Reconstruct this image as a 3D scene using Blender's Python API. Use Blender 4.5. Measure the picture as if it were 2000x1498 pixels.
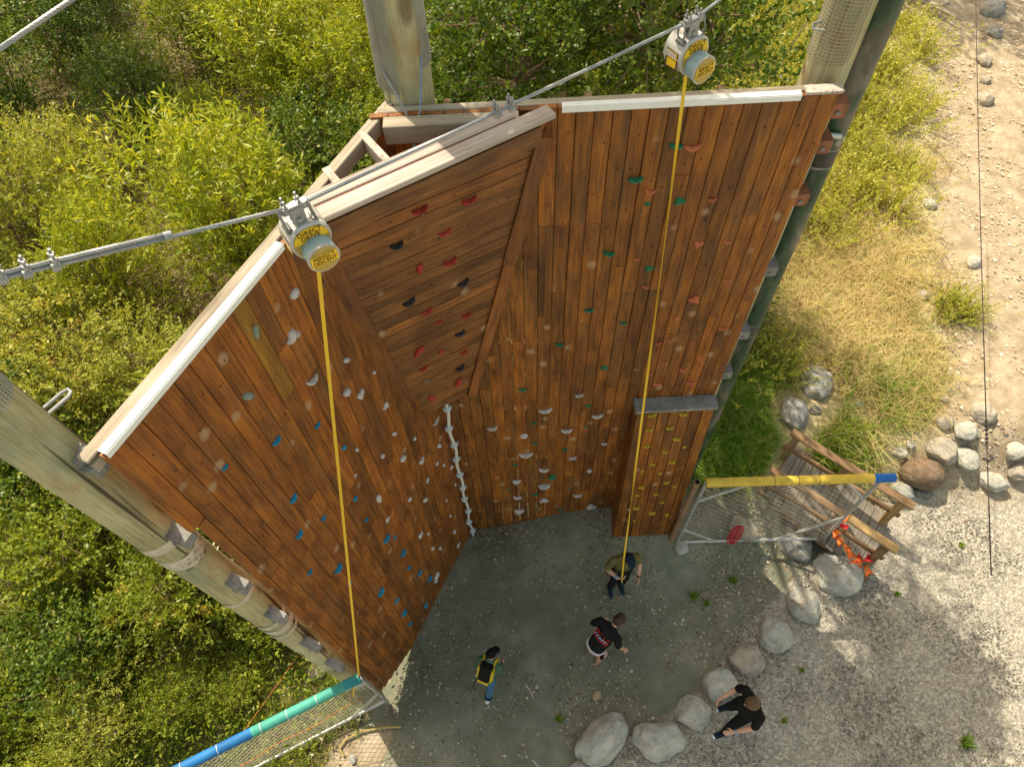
import bpy, bmesh, math, random
import numpy as np
from mathutils import Vector, Matrix, Quaternion

for _o in list(bpy.data.objects):
    bpy.data.objects.remove(_o, do_unlink=True)
scene = bpy.context.scene
COL = scene.collection
R = math.radians

# ------------------------------------------------------------------ camera
# a drone 9.3 m above the yard, pitched 58 degrees down (metres; x right, y away from the camera, z up)
cam_d = bpy.data.cameras.new('camera')
cam_d.sensor_width = 36.0
cam_d.lens = 24.98
cam_d.clip_end = 400
cam_o = bpy.data.objects.new('camera', cam_d)
COL.objects.link(cam_o)
cr = Vector((0.999, -0.044, -0.027)); cu = Vector((0.052, 0.846, 0.531))
cr.normalize(); cf = -cr.cross(cu).normalized(); cu = cr.cross(cf).normalized()
cam_o.matrix_world = Matrix(((cr.x, cu.x, -cf.x, 0), (cr.y, cu.y, -cf.y, 0), (cr.z, cu.z, -cf.z, 9.3), (0, 0, 0, 1)))
scene.camera = cam_o

# ------------------------------------------------------------------ light
SUN_EL = R(57.0)
SUN_DIR = Vector((math.cos(SUN_EL) * 0.574, -math.cos(SUN_EL) * 0.819, -math.sin(SUN_EL)))
world = bpy.data.worlds.new('World')
scene.world = world
world.use_nodes = True
wn = world.node_tree.nodes
sky = wn.new('ShaderNodeTexSky')
sky.sky_type = 'NISHITA'
sky.sun_disc = False
sky.sun_elevation = SUN_EL
sky.sun_rotation = R(325)
sky.air_density = 1.0
sky.dust_density = 2.0
bg = wn['Background']
bg.inputs['Strength'].default_value = 0.15
haze = wn.new('ShaderNodeMix'); haze.data_type = 'RGBA'; haze.blend_type = 'MULTIPLY'
haze.inputs[0].default_value = 1.0; haze.inputs[7].default_value = (1.0, 0.83, 0.53, 1)      # warm, hazy summer air
world.node_tree.links.new(sky.outputs['Color'], haze.inputs[6])
world.node_tree.links.new(haze.outputs[2], bg.inputs['Color'])
sun_d = bpy.data.lights.new('sun', 'SUN')
sun_d.energy = 2.6
sun_d.angle = R(0.53)
sun_d.color = (1.0, 0.9, 0.7)
sun_o = bpy.data.objects.new('sun', sun_d)
sun_o.rotation_euler = SUN_DIR.to_track_quat('-Z', 'Y').to_euler()
sun_o.location = (-6, 9, 20)
COL.objects.link(sun_o)
scene.view_settings.view_transform = 'Standard'
scene.view_settings.look = 'None'
scene.view_settings.gamma = 1.0
scene.view_settings.exposure = 1.34
scene.view_settings.use_curve_mapping = False
scene.unit_settings.system = 'METRIC'
scene.unit_settings.scale_length = 1.3      # one unit is 1.3 m: boards 0.14 m wide, wall 8.7 m tall
scene.render.engine = 'CYCLES'
scene.cycles.use_denoising = True
scene.cycles.max_bounces = 6
scene.cycles.diffuse_bounces = 3
scene.cycles.transparent_max_bounces = 8

# ------------------------------------------------------------------ measured tables
HOLDS_LEFT = [
    (1.246, 6.313, 0.039, 'white', 'knob'),
    (1.114, 6.088, 0.045, 'white', 'flower'),
    (1.097, 5.646, 0.046, 'white', 'crescent'),
    (1.415, 5.437, 0.032, 'white', 'fin'),
    (1.612, 5.007, 0.023, 'white', 'fin'),
    (1.305, 5.193, 0.039, 'white', 'knob'),
    (1.414, 4.997, 0.038, 'white', 'flower'),
    (1.612, 4.531, 0.034, 'white', 'flower'),
    (2.14, 3.391, 0.038, 'white', 'crescent'),
    (1.597, 4.095, 0.034, 'white', 'fin'),
    (1.807, 3.641, 0.027, 'white', 'knob'),
    (1.186, 4.539, 0.027, 'white', 'fin'),
    (1.387, 4.064, 0.029, 'white', 'knob'),
    (1.59, 3.644, 0.038, 'white', 'ring'),
    (1.806, 3.183, 0.038, 'white', 'flower'),
    (2.113, 2.953, 0.043, 'white', 'fin'),
    (2.009, 2.746, 0.026, 'white', 'knob'),
    (2.111, 2.51, 0.032, 'white', 'fin'),
    (2.232, 2.234, 0.029, 'white', 'flower'),
    (1.07, 4.309, 0.019, 'white', 'fin'),
    (1.805, 2.74, 0.031, 'white', 'fin'),
    (2.223, 1.774, 0.029, 'white', 'fin'),
    (1.17, 3.642, 0.055, 'white', 'fin'),
    (1.495, 2.929, 0.031, 'white', 'knob'),
    (1.695, 2.486, 0.044, 'white', 'fin'),
    (2.005, 1.789, 0.02, 'white', 'knob'),
    (2.003, 1.314, 0.021, 'white', 'knob'),
    (1.162, 3.182, 0.026, 'white', 'flower'),
    (0.922, 6.362, 0.039, 'grey', 'fin'),
    (0.693, 6.075, 0.042, 'grey', 'fin'),
    (0.98, 5.269, 0.026, 'blue', 'jug'),
    (0.681, 5.574, 0.034, 'blue', 'jug'),
    (1.089, 4.751, 0.026, 'blue', 'knob'),
    (0.348, 5.847, 0.023, 'blue', 'jug'),
    (0.553, 4.983, 0.035, 'blue', 'jug'),
    (0.968, 4.079, 0.028, 'blue', 'knob'),
    (0.652, 4.404, 0.025, 'blue', 'jug'),
    (0.963, 3.641, 0.024, 'blue', 'jug'),
    (0.436, 4.607, 0.037, 'blue', 'jug'),
    (1.051, 2.951, 0.047, 'blue', 'jug'),
    (1.152, 2.742, 0.024, 'blue', 'knob'),
    (1.156, 2.273, 0.042, 'blue', 'jug'),
    (0.511, 3.631, 0.044, 'blue', 'jug'),
    (0.32, 4.094, 0.029, 'blue', 'jug'),
    (1.14, 1.832, 0.027, 'blue', 'jug'),
    (1.242, 1.352, 0.039, 'blue', 'jug'),
    (1.345, 0.837, 0.043, 'blue', 'jug'),
    (0.513, 3.192, 0.028, 'blue', 'jug'),
    (0.715, 2.292, 0.05, 'blue', 'jug'),
    (0.814, 1.648, 0.035, 'blue', 'jug'),
    (0.81, 1.143, 0.045, 'blue', 'jug'),
    (1.12, 0.391, 0.04, 'blue', 'jug'),
    (0.807, 0.658, 0.038, 'blue', 'jug'),
    (1.162, 3.176, 0.028, 'white', 'flower'),
    (2.003, 1.322, 0.026, 'white', 'knob'),
    (1.995, 0.814, 0.034, 'white', 'knob'),
    (1.456, 2.037, 0.038, 'white', 'flower'),
    (1.575, 1.791, 0.032, 'white', 'fin'),
    (1.563, 1.337, 0.042, 'white', 'fin'),
    (1.677, 1.037, 0.041, 'white', 'fin'),
    (2.002, 0.307, 0.038, 'white', 'flower'),
    (1.472, 0.578, 0.053, 'white', 'flower'),
    (1.422, 0.508, 0.04, 'white', 'knob'),
]

HOLDS_RIGHT = [
    (1.087, 6.347, 0.044, 'green', 'jug'),
    (0.867, 6.095, 0.049, 'green', 'jug'),
    (0.973, 5.871, 0.024, 'green', 'knob'),
    (1.185, 5.885, 0.036, 'green', 'flower'),
    (0.755, 5.41, 0.042, 'green', 'jug'),
    (1.189, 6.328, 0.046, 'orange', 'crescent'),
    (0.975, 5.984, 0.035, 'orange', 'crescent'),
    (1.406, 5.881, 0.031, 'orange', 'jug'),
    (1.396, 5.45, 0.035, 'orange', 'flower'),
    (1.604, 5.463, 0.028, 'orange', 'crescent'),
    (0.965, 5.334, 0.028, 'orange', 'jug'),
    (1.074, 5.212, 0.032, 'green', 'flower'),
    (0.65, 4.753, 0.038, 'green', 'jug'),
    (0.953, 4.552, 0.031, 'green', 'jug'),
    (0.428, 4.29, 0.034, 'green', 'jug'),
    (0.85, 3.886, 0.034, 'green', 'flower'),
    (0.098, 3.591, 0.039, 'green', 'jug'),
    (0.743, 3.224, 0.032, 'green', 'jug'),
    (0.207, 2.924, 0.029, 'green', 'jug'),
    (0.747, 2.778, 0.021, 'green', 'knob'),
    (0.215, 2.473, 0.033, 'green', 'jug'),
    (0.552, 2.29, 0.037, 'green', 'jug'),
    (-0.008, 1.967, 0.033, 'green', 'jug'),
    (0.423, 1.574, 0.049, 'green', 'ring'),
    (-0.112, 1.265, 0.02, 'green', 'knob'),
    (0.639, 1.213, 0.024, 'green', 'knob'),
    (0.221, 1.096, 0.04, 'green', 'jug'),
    (0.233, 0.605, 0.028, 'green', 'knob'),
    (0.55, 0.544, 0.035, 'green', 'jug'),
    (0.965, 5.333, 0.026, 'orange', 'jug'),
    (1.077, 5.002, 0.028, 'orange', 'jug'),
    (1.703, 5.04, 0.039, 'orange', 'jug'),
    (1.493, 4.814, 0.043, 'orange', 'flower'),
    (1.386, 4.579, 0.028, 'orange', 'knob'),
    (1.807, 4.406, 0.039, 'orange', 'jug'),
    (1.289, 4.227, 0.028, 'orange', 'jug'),
    (1.585, 4.227, 0.02, 'orange', 'jug'),
    (1.38, 3.919, 0.034, 'orange', 'jug'),
    (1.687, 3.969, 0.023, 'orange', 'knob'),
    (1.584, 3.776, 0.033, 'orange', 'crescent'),
    (1.28, 3.734, 0.027, 'orange', 'jug'),
    (1.377, 3.553, 0.037, 'orange', 'crescent'),
    (1.687, 3.548, 0.044, 'orange', 'jug'),
    (1.277, 3.376, 0.019, 'orange', 'knob'),
    (0.644, 3.419, 0.04, 'white', 'jug'),
    (0.323, 3.169, 0.061, 'white', 'crescent'),
    (0.854, 2.994, 0.051, 'white', 'crescent'),
    (-0.219, 2.855, 0.05, 'white', 'crescent'),
    (0.553, 2.72, 0.054, 'white', 'crescent'),
    (0.101, 2.65, 0.042, 'white', 'ring'),
    (0.973, 2.371, 0.037, 'white', 'jug'),
    (0.115, 2.208, 0.068, 'white', 'crescent'),
    (0.645, 2.066, 0.044, 'white', 'jug'),
    (0.318, 1.785, 0.056, 'white', 'crescent'),
    (0.855, 1.696, 0.038, 'white', 'knob'),
    (-0.004, 1.489, 0.051, 'white', 'flower'),
    (0.33, 1.353, 0.074, 'white', 'jug'),
    (-0.003, 1.018, 0.049, 'white', 'crescent'),
    (0.754, 0.988, 0.049, 'white', 'crescent'),
    (0.33, 0.883, 0.052, 'white', 'flower'),
    (0.006, 0.556, 0.065, 'white', 'flower'),
    (0.952, 0.599, 0.061, 'white', 'flower'),
]

HOLDS_OVERHANG = [
    (-0.482, 3.077, 6.352, 0.04, 'red', 'jug'),
    (-0.201, 3.235, 6.26, 0.041, 'red', 'jug'),
    (-0.368, 3.171, 6.06, 0.034, 'red', 'crescent'),
    (-0.651, 3.014, 6.136, 0.035, 'black', 'jug'),
    (-0.557, 3.1, 5.816, 0.035, 'red', 'fin'),
    (-0.366, 3.207, 5.754, 0.04, 'red', 'jug'),
    (-0.576, 3.148, 5.32, 0.034, 'red', 'jug'),
    (-0.52, 3.201, 5.114, 0.026, 'red', 'jug'),
    (-0.318, 3.317, 5.027, 0.031, 'red', 'jug'),
    (-0.7, 3.139, 4.837, 0.045, 'red', 'fin'),
    (-0.547, 3.237, 4.678, 0.024, 'red', 'knob'),
    (-0.379, 3.345, 4.508, 0.032, 'red', 'jug'),
    (-0.704, 3.169, 4.553, 0.03, 'red', 'jug'),
    (-0.47, 3.353, 4.029, 0.043, 'red', 'fin'),
    (-0.704, 3.237, 3.97, 0.042, 'red', 'fin'),
    (-0.305, 3.274, 5.455, 0.038, 'black', 'jug'),
    (-0.671, 3.075, 5.519, 0.039, 'black', 'jug'),
    (-0.384, 3.306, 4.818, 0.036, 'black', 'jug'),
    (-0.432, 3.344, 4.277, 0.035, 'black', 'jug'),
    (-0.701, 3.198, 4.319, 0.036, 'tan', 'fin'),
]

HOLDS_KICKER = [
    (1.355, 3.206, 0.046, 'yellow', 'jug'),
    (1.661, 3.193, 0.046, 'yellow', 'jug'),
    (1.361, 2.939, 0.04, 'yellow', 'jug'),
    (1.567, 2.955, 0.04, 'yellow', 'jug'),
    (1.669, 2.739, 0.041, 'yellow', 'jug'),
    (1.374, 2.631, 0.037, 'yellow', 'jug'),
    (1.779, 2.565, 0.021, 'yellow', 'knob'),
    (1.583, 2.496, 0.034, 'yellow', 'jug'),
    (1.691, 2.279, 0.037, 'yellow', 'jug'),
    (1.48, 2.251, 0.035, 'yellow', 'jug'),
    (1.389, 2.109, 0.026, 'yellow', 'knob'),
    (1.592, 2.042, 0.026, 'yellow', 'knob'),
    (1.696, 1.833, 0.037, 'yellow', 'jug'),
    (1.413, 1.761, 0.039, 'yellow', 'jug'),
    (1.803, 1.728, 0.029, 'yellow', 'jug'),
    (1.393, 1.565, 0.029, 'yellow', 'jug'),
    (1.605, 1.573, 0.029, 'yellow', 'jug'),
    (1.709, 1.362, 0.03, 'yellow', 'jug'),
    (1.41, 1.25, 0.043, 'yellow', 'jug'),
    (1.623, 1.103, 0.044, 'yellow', 'jug'),
    (1.813, 1.021, 0.029, 'yellow', 'knob'),
    (1.425, 0.912, 0.022, 'yellow', 'knob'),
]

ROCKS = [
    (0.837, 0.892, 0.0, 0.397, 0.229, 42.0, 'pale', 'long pale flat boulder nearest the bottom edge in the ring'),
    (1.484, 0.867, 0.0, 0.336, 0.252, -12.0, 'pale', 'pale triangular boulder beside the long flat one in the ring'),
    (1.951, 1.126, 0.0, 0.232, 0.208, 0.0, 'pale', 'rounded speckled pale boulder left of the man in black clothes'),
    (2.311, 1.428, 0.0, 0.236, 0.249, 20.0, 'pale', 'angular pale boulder with a notched corner in the ring'),
    (2.699, 1.694, 0.0, 0.234, 0.24, 0.0, 'tan', 'round freckled tan boulder midway along the ring'),
    (3.111, 1.961, 0.0, 0.212, 0.276, -15.0, 'pale', 'pear shaped pale boulder midway along the ring'),
    (3.57, 2.287, 0.0, 0.197, 0.288, -35.0, 'grey', 'grey craggy boulder below the largest one in the ring'),
    (4.084, 2.713, 0.0, 0.322, 0.363, 10.0, 'pale', 'largest boulder of the ring touching the wooden ramp'),
    (3.63, 3.148, 0.022, 0.343, 0.179, -25.0, 'grey', 'grey boulder lying under the lower pipe of the mesh gate'),
    (2.888, 3.196, 0.422, 0.226, 0.159, -20.0, 'tan', 'low tan boulder seen through the mesh gate'),
    (4.351, 5.268, 0.55, 0.228, 0.316, 0.0, 'grey', 'tall oval grey boulder in the dry grass behind the ramp'),
    (3.877, 4.762, 0.55, 0.236, 0.272, 15.0, 'grey', 'grey boulder in the grass at the upper end of the ramp rail'),
    (4.222, 4.791, 0.55, 0.1, 0.086, 0.0, 'dark', 'small dark stone between the two grey boulders in the grass'),
    (5.532, 3.928, 0.216, 0.324, 0.24, -25.0, 'brown', 'smooth brown boulder beside the ramp handrail'),
    (5.83, 4.163, 0.404, 0.204, 0.267, 10.0, 'tan', 'upright tan boulder touching the smooth brown one'),
    (6.177, 4.365, 0.523, 0.169, 0.155, 0.0, 'pale', 'pale boulder second from the top of the cobble cluster'),
    (6.497, 4.623, 0.55, 0.206, 0.171, 0.0, 'tan', 'beige boulder topmost of the cobble cluster by the path'),
    (6.163, 4.048, 0.314, 0.148, 0.211, -10.0, 'pale', 'white boulder right of the upright tan one'),
    (5.918, 4.518, 0.55, 0.127, 0.127, 0.0, 'tan', 'small tan stone at the upper left of the cobble cluster'),
    (5.253, 4.158, 0.401, 0.133, 0.084, 0.0, 'pale', 'white stone with dark flecks left of the cobble cluster'),
    (5.411, 4.239, 0.457, 0.077, 0.077, 0.0, 'pale', 'tiny pale stone next to the flecked white one'),
    (6.521, 3.796, 0.116, 0.24, 0.155, 0.0, 'pale', 'flat cream boulder lowest in the cobble cluster'),
    (6.829, 4.11, 0.364, 0.155, 0.155, 0.0, 'pale', 'pale boulder at the right edge of the photo'),
    (6.875, 3.873, 0.172, 0.155, 0.155, 0.0, 'tan', 'tan boulder at the right edge below the pale one'),
    (5.245, 3.72, 0.068, 0.212, 0.169, -20.0, 'grey', 'grey boulder half hidden beneath the ramp handrail'),
    (5.56, 3.693, 0.054, 0.155, 0.071, -15.0, 'dark', 'flat grey stone below the smooth brown boulder'),
    (10.428, 14.059, 0.55, 0.311, 0.236, 0.0, 'grey', 'large grey boulder at the top end of the path edge'),
    (10.168, 13.31, 0.55, 0.167, 0.188, 0.0, 'grey', 'grey boulder second from the top along the path edge'),
    (9.595, 12.393, 0.55, 0.161, 0.192, 0.0, 'tan', 'tan boulder third from the top along the path edge'),
    (9.396, 11.791, 0.55, 0.118, 0.118, 0.0, 'tan', 'small tan stone just above the round beige boulder by the path'),
    (9.142, 11.252, 0.55, 0.193, 0.183, 0.0, 'tan', 'round beige boulder lowest of the row at the upper path edge'),
    (7.414, 7.308, 0.55, 0.122, 0.163, 0.0, 'pale', 'pale stone alone on the gravel beside the thin hanging wire'),
    (7.192, 8.627, 0.55, 0.112, 0.138, 0.0, 'pale', 'white stone among the weeds near the path'),
    (6.427, 6.705, 0.55, 0.127, 0.095, 0.0, 'pale', 'white stone above the green tuft near the path'),
    (4.858, 4.853, 0.55, 0.086, 0.065, 0.0, 'pale', 'small white stone in the middle of the dry grass'),
    (6.066, 4.864, 0.55, 0.079, 0.065, 0.0, 'pale', 'small white stone above the cobble cluster'),
    (0.825, 1.338, 0.0, 0.062, 0.08, -30.0, 'gold', 'small golden stone alone on the bare dirt'),
    (0.568, 0.596, 0.0, 0.142, 0.083, 0.0, 'grey', 'grey stone cut by the bottom edge below the long flat boulder'),
    (2.09, 3.022, 0.293, 0.1, 0.12, 0.0, 'white', 'chalky white stone at the foot of the mesh gate'),
    (-2.585, 1.796, 0.0, 0.153, 0.127, 0.0, 'tan', 'tan stone in the grass at the foot of the left timber pole'),
    (-2.076, 0.79, 0.0, 0.048, 0.072, 0.0, 'white', 'small white stone under the net of the left fence'),
]


# ------------------------------------------------------------------ helpers
WM = {}

def props(o, label=None, cat=None, group=None, kind=None):
    if label: o['label'] = label
    if cat: o['category'] = cat
    if group: o['group'] = group
    if kind: o['kind'] = kind
    return o

def link(o, parent=None, mw=None):
    mw = mw or Matrix.Identity(4)
    COL.objects.link(o)
    if parent is not None:
        o.parent = parent
        o.matrix_parent_inverse = WM[parent.name].inverted()
    o.matrix_basis = mw
    WM[o.name] = mw.copy()
    return o

def empty(name, loc=(0, 0, 0), rz=0.0):
    o = bpy.data.objects.new(name, None)
    o.empty_display_size = 0.2
    return link(o, None, Matrix.Translation(Vector(loc)) @ Matrix.Rotation(rz, 4, 'Z'))

def mesh(name, verts, faces, mat=None, smooth=False):
    me = bpy.data.meshes.new(name)
    me.from_pydata([tuple(v) for v in verts], [], [tuple(f) for f in faces])
    if mat is not None: me.materials.append(mat)
    if smooth: me.polygons.foreach_set('use_smooth', [True] * len(me.polygons))
    me.update()
    return me

def np_quads(name, V, mat, tint=None, nv=4):
    """fast mesh of separate n-gons: V is (N, nv, 3)"""
    n = len(V)
    me = bpy.data.meshes.new(name)
    me.vertices.add(n * nv)
    me.vertices.foreach_set('co', V.reshape(-1).astype(np.float32))
    me.loops.add(n * nv)
    me.loops.foreach_set('vertex_index', np.arange(n * nv, dtype=np.int32))
    me.polygons.add(n)
    me.polygons.foreach_set('loop_start', np.arange(0, n * nv, nv, dtype=np.int32))
    me.polygons.foreach_set('loop_total', np.full(n, nv, dtype=np.int32))
    me.materials.append(mat)
    if tint is not None:
        at = me.attributes.new('tint', 'FLOAT', 'POINT')
        at.data.foreach_set('value', np.repeat(tint, nv).astype(np.float32))
    me.update(calc_edges=True)
    return me

def obj(name, me, parent=None, mw=None):
    return link(bpy.data.objects.new(name, me), parent, mw)

class MB:
    """collects shapes into one mesh"""
    def __init__(s): s.v = []; s.f = []
    def add(s, v, f):
        k = len(s.v); s.v += [Vector(p) for p in v]; s.f += [tuple(i + k for i in q) for q in f]; return s
    def box(s, c, size, rot=None, ch=0.0):
        x, y, z = (d / 2 for d in size)
        if ch > 0:
            prof = [(-x + ch, -y), (x - ch, -y), (x, -y + ch), (x, y - ch), (x - ch, y), (-x + ch, y), (-x, y - ch), (-x, -y + ch)]
        else:
            prof = [(-x, -y), (x, -y), (x, y), (-x, y)]
        n = len(prof)
        v = [Vector((a, b, -z)) for a, b in prof] + [Vector((a, b, z)) for a, b in prof]
        f = [(i, (i + 1) % n, n + (i + 1) % n, n + i) for i in range(n)] + [tuple(range(n - 1, -1, -1)), tuple(range(n, 2 * n))]
        if rot is not None: v = [rot @ p for p in v]
        return s.add([p + Vector(c) for p in v], f)
    def bar(s, a, b, w, h, up=(0, 0, 1), ch=0.0):
        """beam from a to b, width w across, h along up"""
        a, b = Vector(a), Vector(b); d = b - a; L = d.length; z = d / L
        y = Vector(up); y = (y - z * y.dot(z)).normalized(); x = y.cross(z)
        rot = Matrix((x, y, z)).transposed()
        return s.box((a + b) / 2, (w, h, L), rot, ch)
    def tube(s, pts, r, n=8, caps=True, closed=False):
        pts = [Vector(p) for p in pts]; m = len(pts)
        rr = r if isinstance(r, (list, tuple)) else [r] * m
        ref = Vector((0, 0, 1))
        if abs((pts[1] - pts[0]).normalized().z) > 0.95: ref = Vector((1, 0, 0))
        v = []
        for i, p in enumerate(pts):
            if closed: t = pts[(i + 1) % m] - pts[i - 1]
            else: t = pts[min(i + 1, m - 1)] - pts[max(i - 1, 0)]
            t.normalize()
            x = ref.cross(t)
            if x.length < 1e-4: x = Vector((0, 1, 0)).cross(t)
            x.normalize(); y = t.cross(x); ref = y if not closed else ref
            for k in range(n):
                a = 2 * math.pi * k / n
                v.append(p + (x * math.cos(a) + y * math.sin(a)) * rr[i])
        f = []
        for i in range(m if closed else m - 1):
            j = (i + 1) % m
            for k in range(n):
                f.append((i * n + k, i * n + (k + 1) % n, j * n + (k + 1) % n, j * n + k))
        if caps and not closed:
            f += [tuple(range(n - 1, -1, -1)), tuple((m - 1) * n + k for k in range(n))]
        return s.add(v, f)
    def build(s, name, mat, parent=None, mw=None, smooth=False):
        inv = mw.inverted() if mw is not None else None
        v = [inv @ p for p in s.v] if inv is not None else s.v
        me = mesh(name, v, s.f, mat, smooth)
        if smooth: me.set_sharp_from_angle(angle=R(40))
        return obj(name, me, parent, mw)

def S(t):
    t = np.clip(t, 0, 1); return t * t * (3 - 2 * t)

def gz(x, y):
    """height of the ground: a bank rises behind and beside the right wall"""
    return 0.55 * S((x + 0.7) / 2.0) * S((y - 2.5 - 1.0 * S((x - 2.8) / 1.6)) / 1.0)

def at(x, y, dz=0.0): return Vector((x, y, float(gz(x, y)) + dz))

# ------------------------------------------------------------------ materials
MATS = {}
class NT:
    def __init__(s, name):
        s.m = bpy.data.materials.new(name); s.m.use_nodes = True
        s.t = s.m.node_tree; s.n = s.t.nodes; s.l = s.t.links
        s.b = s.n['Principled BSDF']; MATS[name] = s.m
    def new(s, typ, **kw):
        nd = s.n.new(typ)
        for k, v in kw.items(): setattr(nd, k, v)
        return nd
    def ln(s, a, b): s.l.new(a, b)
    def coord(s, which='Object'): return s.new('ShaderNodeTexCoord').outputs[which]
    def pos(s): return s.new('ShaderNodeNewGeometry').outputs['Position']
    def rnd(s): return s.new('ShaderNodeObjectInfo').outputs['Random']
    def map(s, vec, scale=(1, 1, 1), rot=(0, 0, 0)):
        m = s.new('ShaderNodeMapping'); m.inputs['Scale'].default_value = scale; m.inputs['Rotation'].default_value = rot
        s.ln(vec, m.inputs['Vector']); return m.outputs['Vector']
    def noise(s, vec, scale, detail=4, rough=0.6, w=None, dist=0.0):
        nd = s.new('ShaderNodeTexNoise'); nd.noise_dimensions = '4D' if w is not None else '3D'
        nd.inputs['Scale'].default_value = scale; nd.inputs['Detail'].default_value = detail; nd.inputs['Roughness'].default_value = rough
        nd.inputs['Distortion'].default_value = dist
        s.ln(vec, nd.inputs['Vector'])
        if w is not None: s.ln(w, nd.inputs['W'])
        return nd.outputs['Fac']
    def noise_vec(s, vec, amt):
        nd = s.new('ShaderNodeTexNoise'); nd.inputs['Scale'].default_value = 2.5; nd.inputs['Detail'].default_value = 3; s.ln(vec, nd.inputs['Vector'])
        m = s.new('ShaderNodeVectorMath', operation='MULTIPLY_ADD'); s.ln(nd.outputs['Color'], m.inputs[0]); m.inputs[1].default_value = (amt, amt, amt); s.ln(vec, m.inputs[2]); return m.outputs[0]
    def voro(s, vec, scale, feature='F1', out='Distance', rand=1.0):
        nd = s.new('ShaderNodeTexVoronoi', feature=feature); nd.inputs['Scale'].default_value = scale
        nd.inputs['Randomness'].default_value = rand
        s.ln(vec, nd.inputs['Vector']); return nd.outputs[out]
    def ramp(s, fac, stops):
        nd = s.new('ShaderNodeValToRGB'); e = nd.color_ramp.elements
        while len(e) < len(stops): e.new(0.5)
        for el, (p, c) in zip(e, stops):
            el.position = p; el.color = (c if isinstance(c, tuple) else (c, c, c)) + (1,)
        s.ln(fac, nd.inputs['Fac']); return nd.outputs['Color']
    def mix(s, fac, a, b, blend='MIX'):
        nd = s.new('ShaderNodeMix', data_type='RGBA', blend_type=blend)
        for sock, val in ((nd.inputs[0], fac), (nd.inputs[6], a), (nd.inputs[7], b)):
            if hasattr(val, 'is_output'): s.ln(val, sock)
            elif isinstance(val, tuple): sock.default_value = val + (1,)
            else: sock.default_value = val
        return nd.outputs[2]
    def math(s, op, a, b=0.0, c=None):
        nd = s.new('ShaderNodeMath', operation=op)
        for sock, val in zip(nd.inputs, (a, b, c)):
            if val is None: continue
            if hasattr(val, 'is_output'): s.ln(val, sock)
            else: sock.default_value = val
        return nd.outputs[0]
    def bump(s, h, strength=0.3, dist=0.01):
        nd = s.new('ShaderNodeBump'); nd.inputs['Strength'].default_value = strength; nd.inputs['Distance'].default_value = dist
        s.ln(h, nd.inputs['Height']); s.ln(nd.outputs['Normal'], s.b.inputs['Normal'])
    def col(s, c, rough=0.7, spec=0.3, metal=0.0):
        if hasattr(c, 'is_output'): s.ln(c, s.b.inputs['Base Color'])
        else: s.b.inputs['Base Color'].default_value = c + (1,)
        if hasattr(rough, 'is_output'): s.ln(rough, s.b.inputs['Roughness'])
        else: s.b.inputs['Roughness'].default_value = rough
        s.b.inputs['Specular IOR Level'].default_value = spec
        s.b.inputs['Metallic'].default_value = metal
        return s.m

def mat_stain(name, dark, mid, warm, scars=True):
    t = NT(name); o = t.coord(); r = t.rnd(); w = t.math('MULTIPLY', r, 57.0)
    grain = t.noise(t.map(o, (26, 26, 1.1)), 2.2, 6, 0.65, w, 0.4)
    blotch = t.noise(t.map(o, (5, 5, 1.5)), 1.6, 4, 0.6, w)
    c = t.ramp(t.math('ADD', t.math('MULTIPLY', grain, 0.55), t.math('MULTIPLY', blotch, 0.5)),
               [(0.39, dark), (0.5, mid), (0.62, warm)])
    tone = t.ramp(r, [(0.0, (0.66, 0.67, 0.72)), (0.22, (0.82, 0.84, 0.9)), (0.4, (1.02, 0.98, 0.95)), (0.6, (0.9, 0.88, 0.86)), (0.85, (1.15, 1.12, 1.02)), (1.0, (1.3, 1.18, 0.98))])
    c = t.mix(1.0, c, tone, 'MULTIPLY')
    streak = t.ramp(t.noise(t.map(t.pos(), (3.2, 3.2, 0.7)), 1.3, 5, 0.7), [(0.4, 0.0), (0.62, 1.0)])
    c = t.mix(t.math('MULTIPLY', streak, 0.55), c, t.mix(1.0, c, (0.6, 0.55, 0.55), 'MULTIPLY'))
    wx = t.ramp(t.noise(t.map(o, (9, 9, 1.0)), 1.5, 5, 0.65, t.math('ADD', w, 5.0)), [(0.48, 0.0), (0.64, 1.0)])
    c = t.mix(t.math('MULTIPLY', wx, 0.45), c, (0.15, 0.082, 0.034))
    og = t.ramp(t.noise(t.map(o, (7, 7, 0.9)), 1.7, 4, 0.6, t.math('ADD', w, 17.0)), [(0.56, 0.0), (0.7, 1.0)])
    c = t.mix(t.math('MULTIPLY', og, 0.5), c, tuple(v * 1.15 for v in warm))
    if scars:
        pv = t.pos()
        d = t.voro(t.map(pv, (1, 1, 0.8)), 4.2)
        nz = t.noise(pv, 26, 3, 0.6)
        sc = t.ramp(t.math('ADD', d, t.math('MULTIPLY', nz, 0.12)), [(0.15, 1.0), (0.24, 0.0)])
        c = t.mix(t.math('MULTIPLY', sc, 0.72), c, (0.44, 0.29, 0.165))
    fine = t.ramp(t.noise(t.map(o, (90, 90, 3)), 3, 3, 0.7, w), [(0.35, 0.72), (0.6, 1.0)])
    c = t.mix(0.8, c, fine, 'MULTIPLY')
    t.bump(grain, 0.35, 0.004)
    return t.col(c, t.ramp(blotch, [(0.3, 0.42), (0.7, 0.68)]), 0.35)

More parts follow.
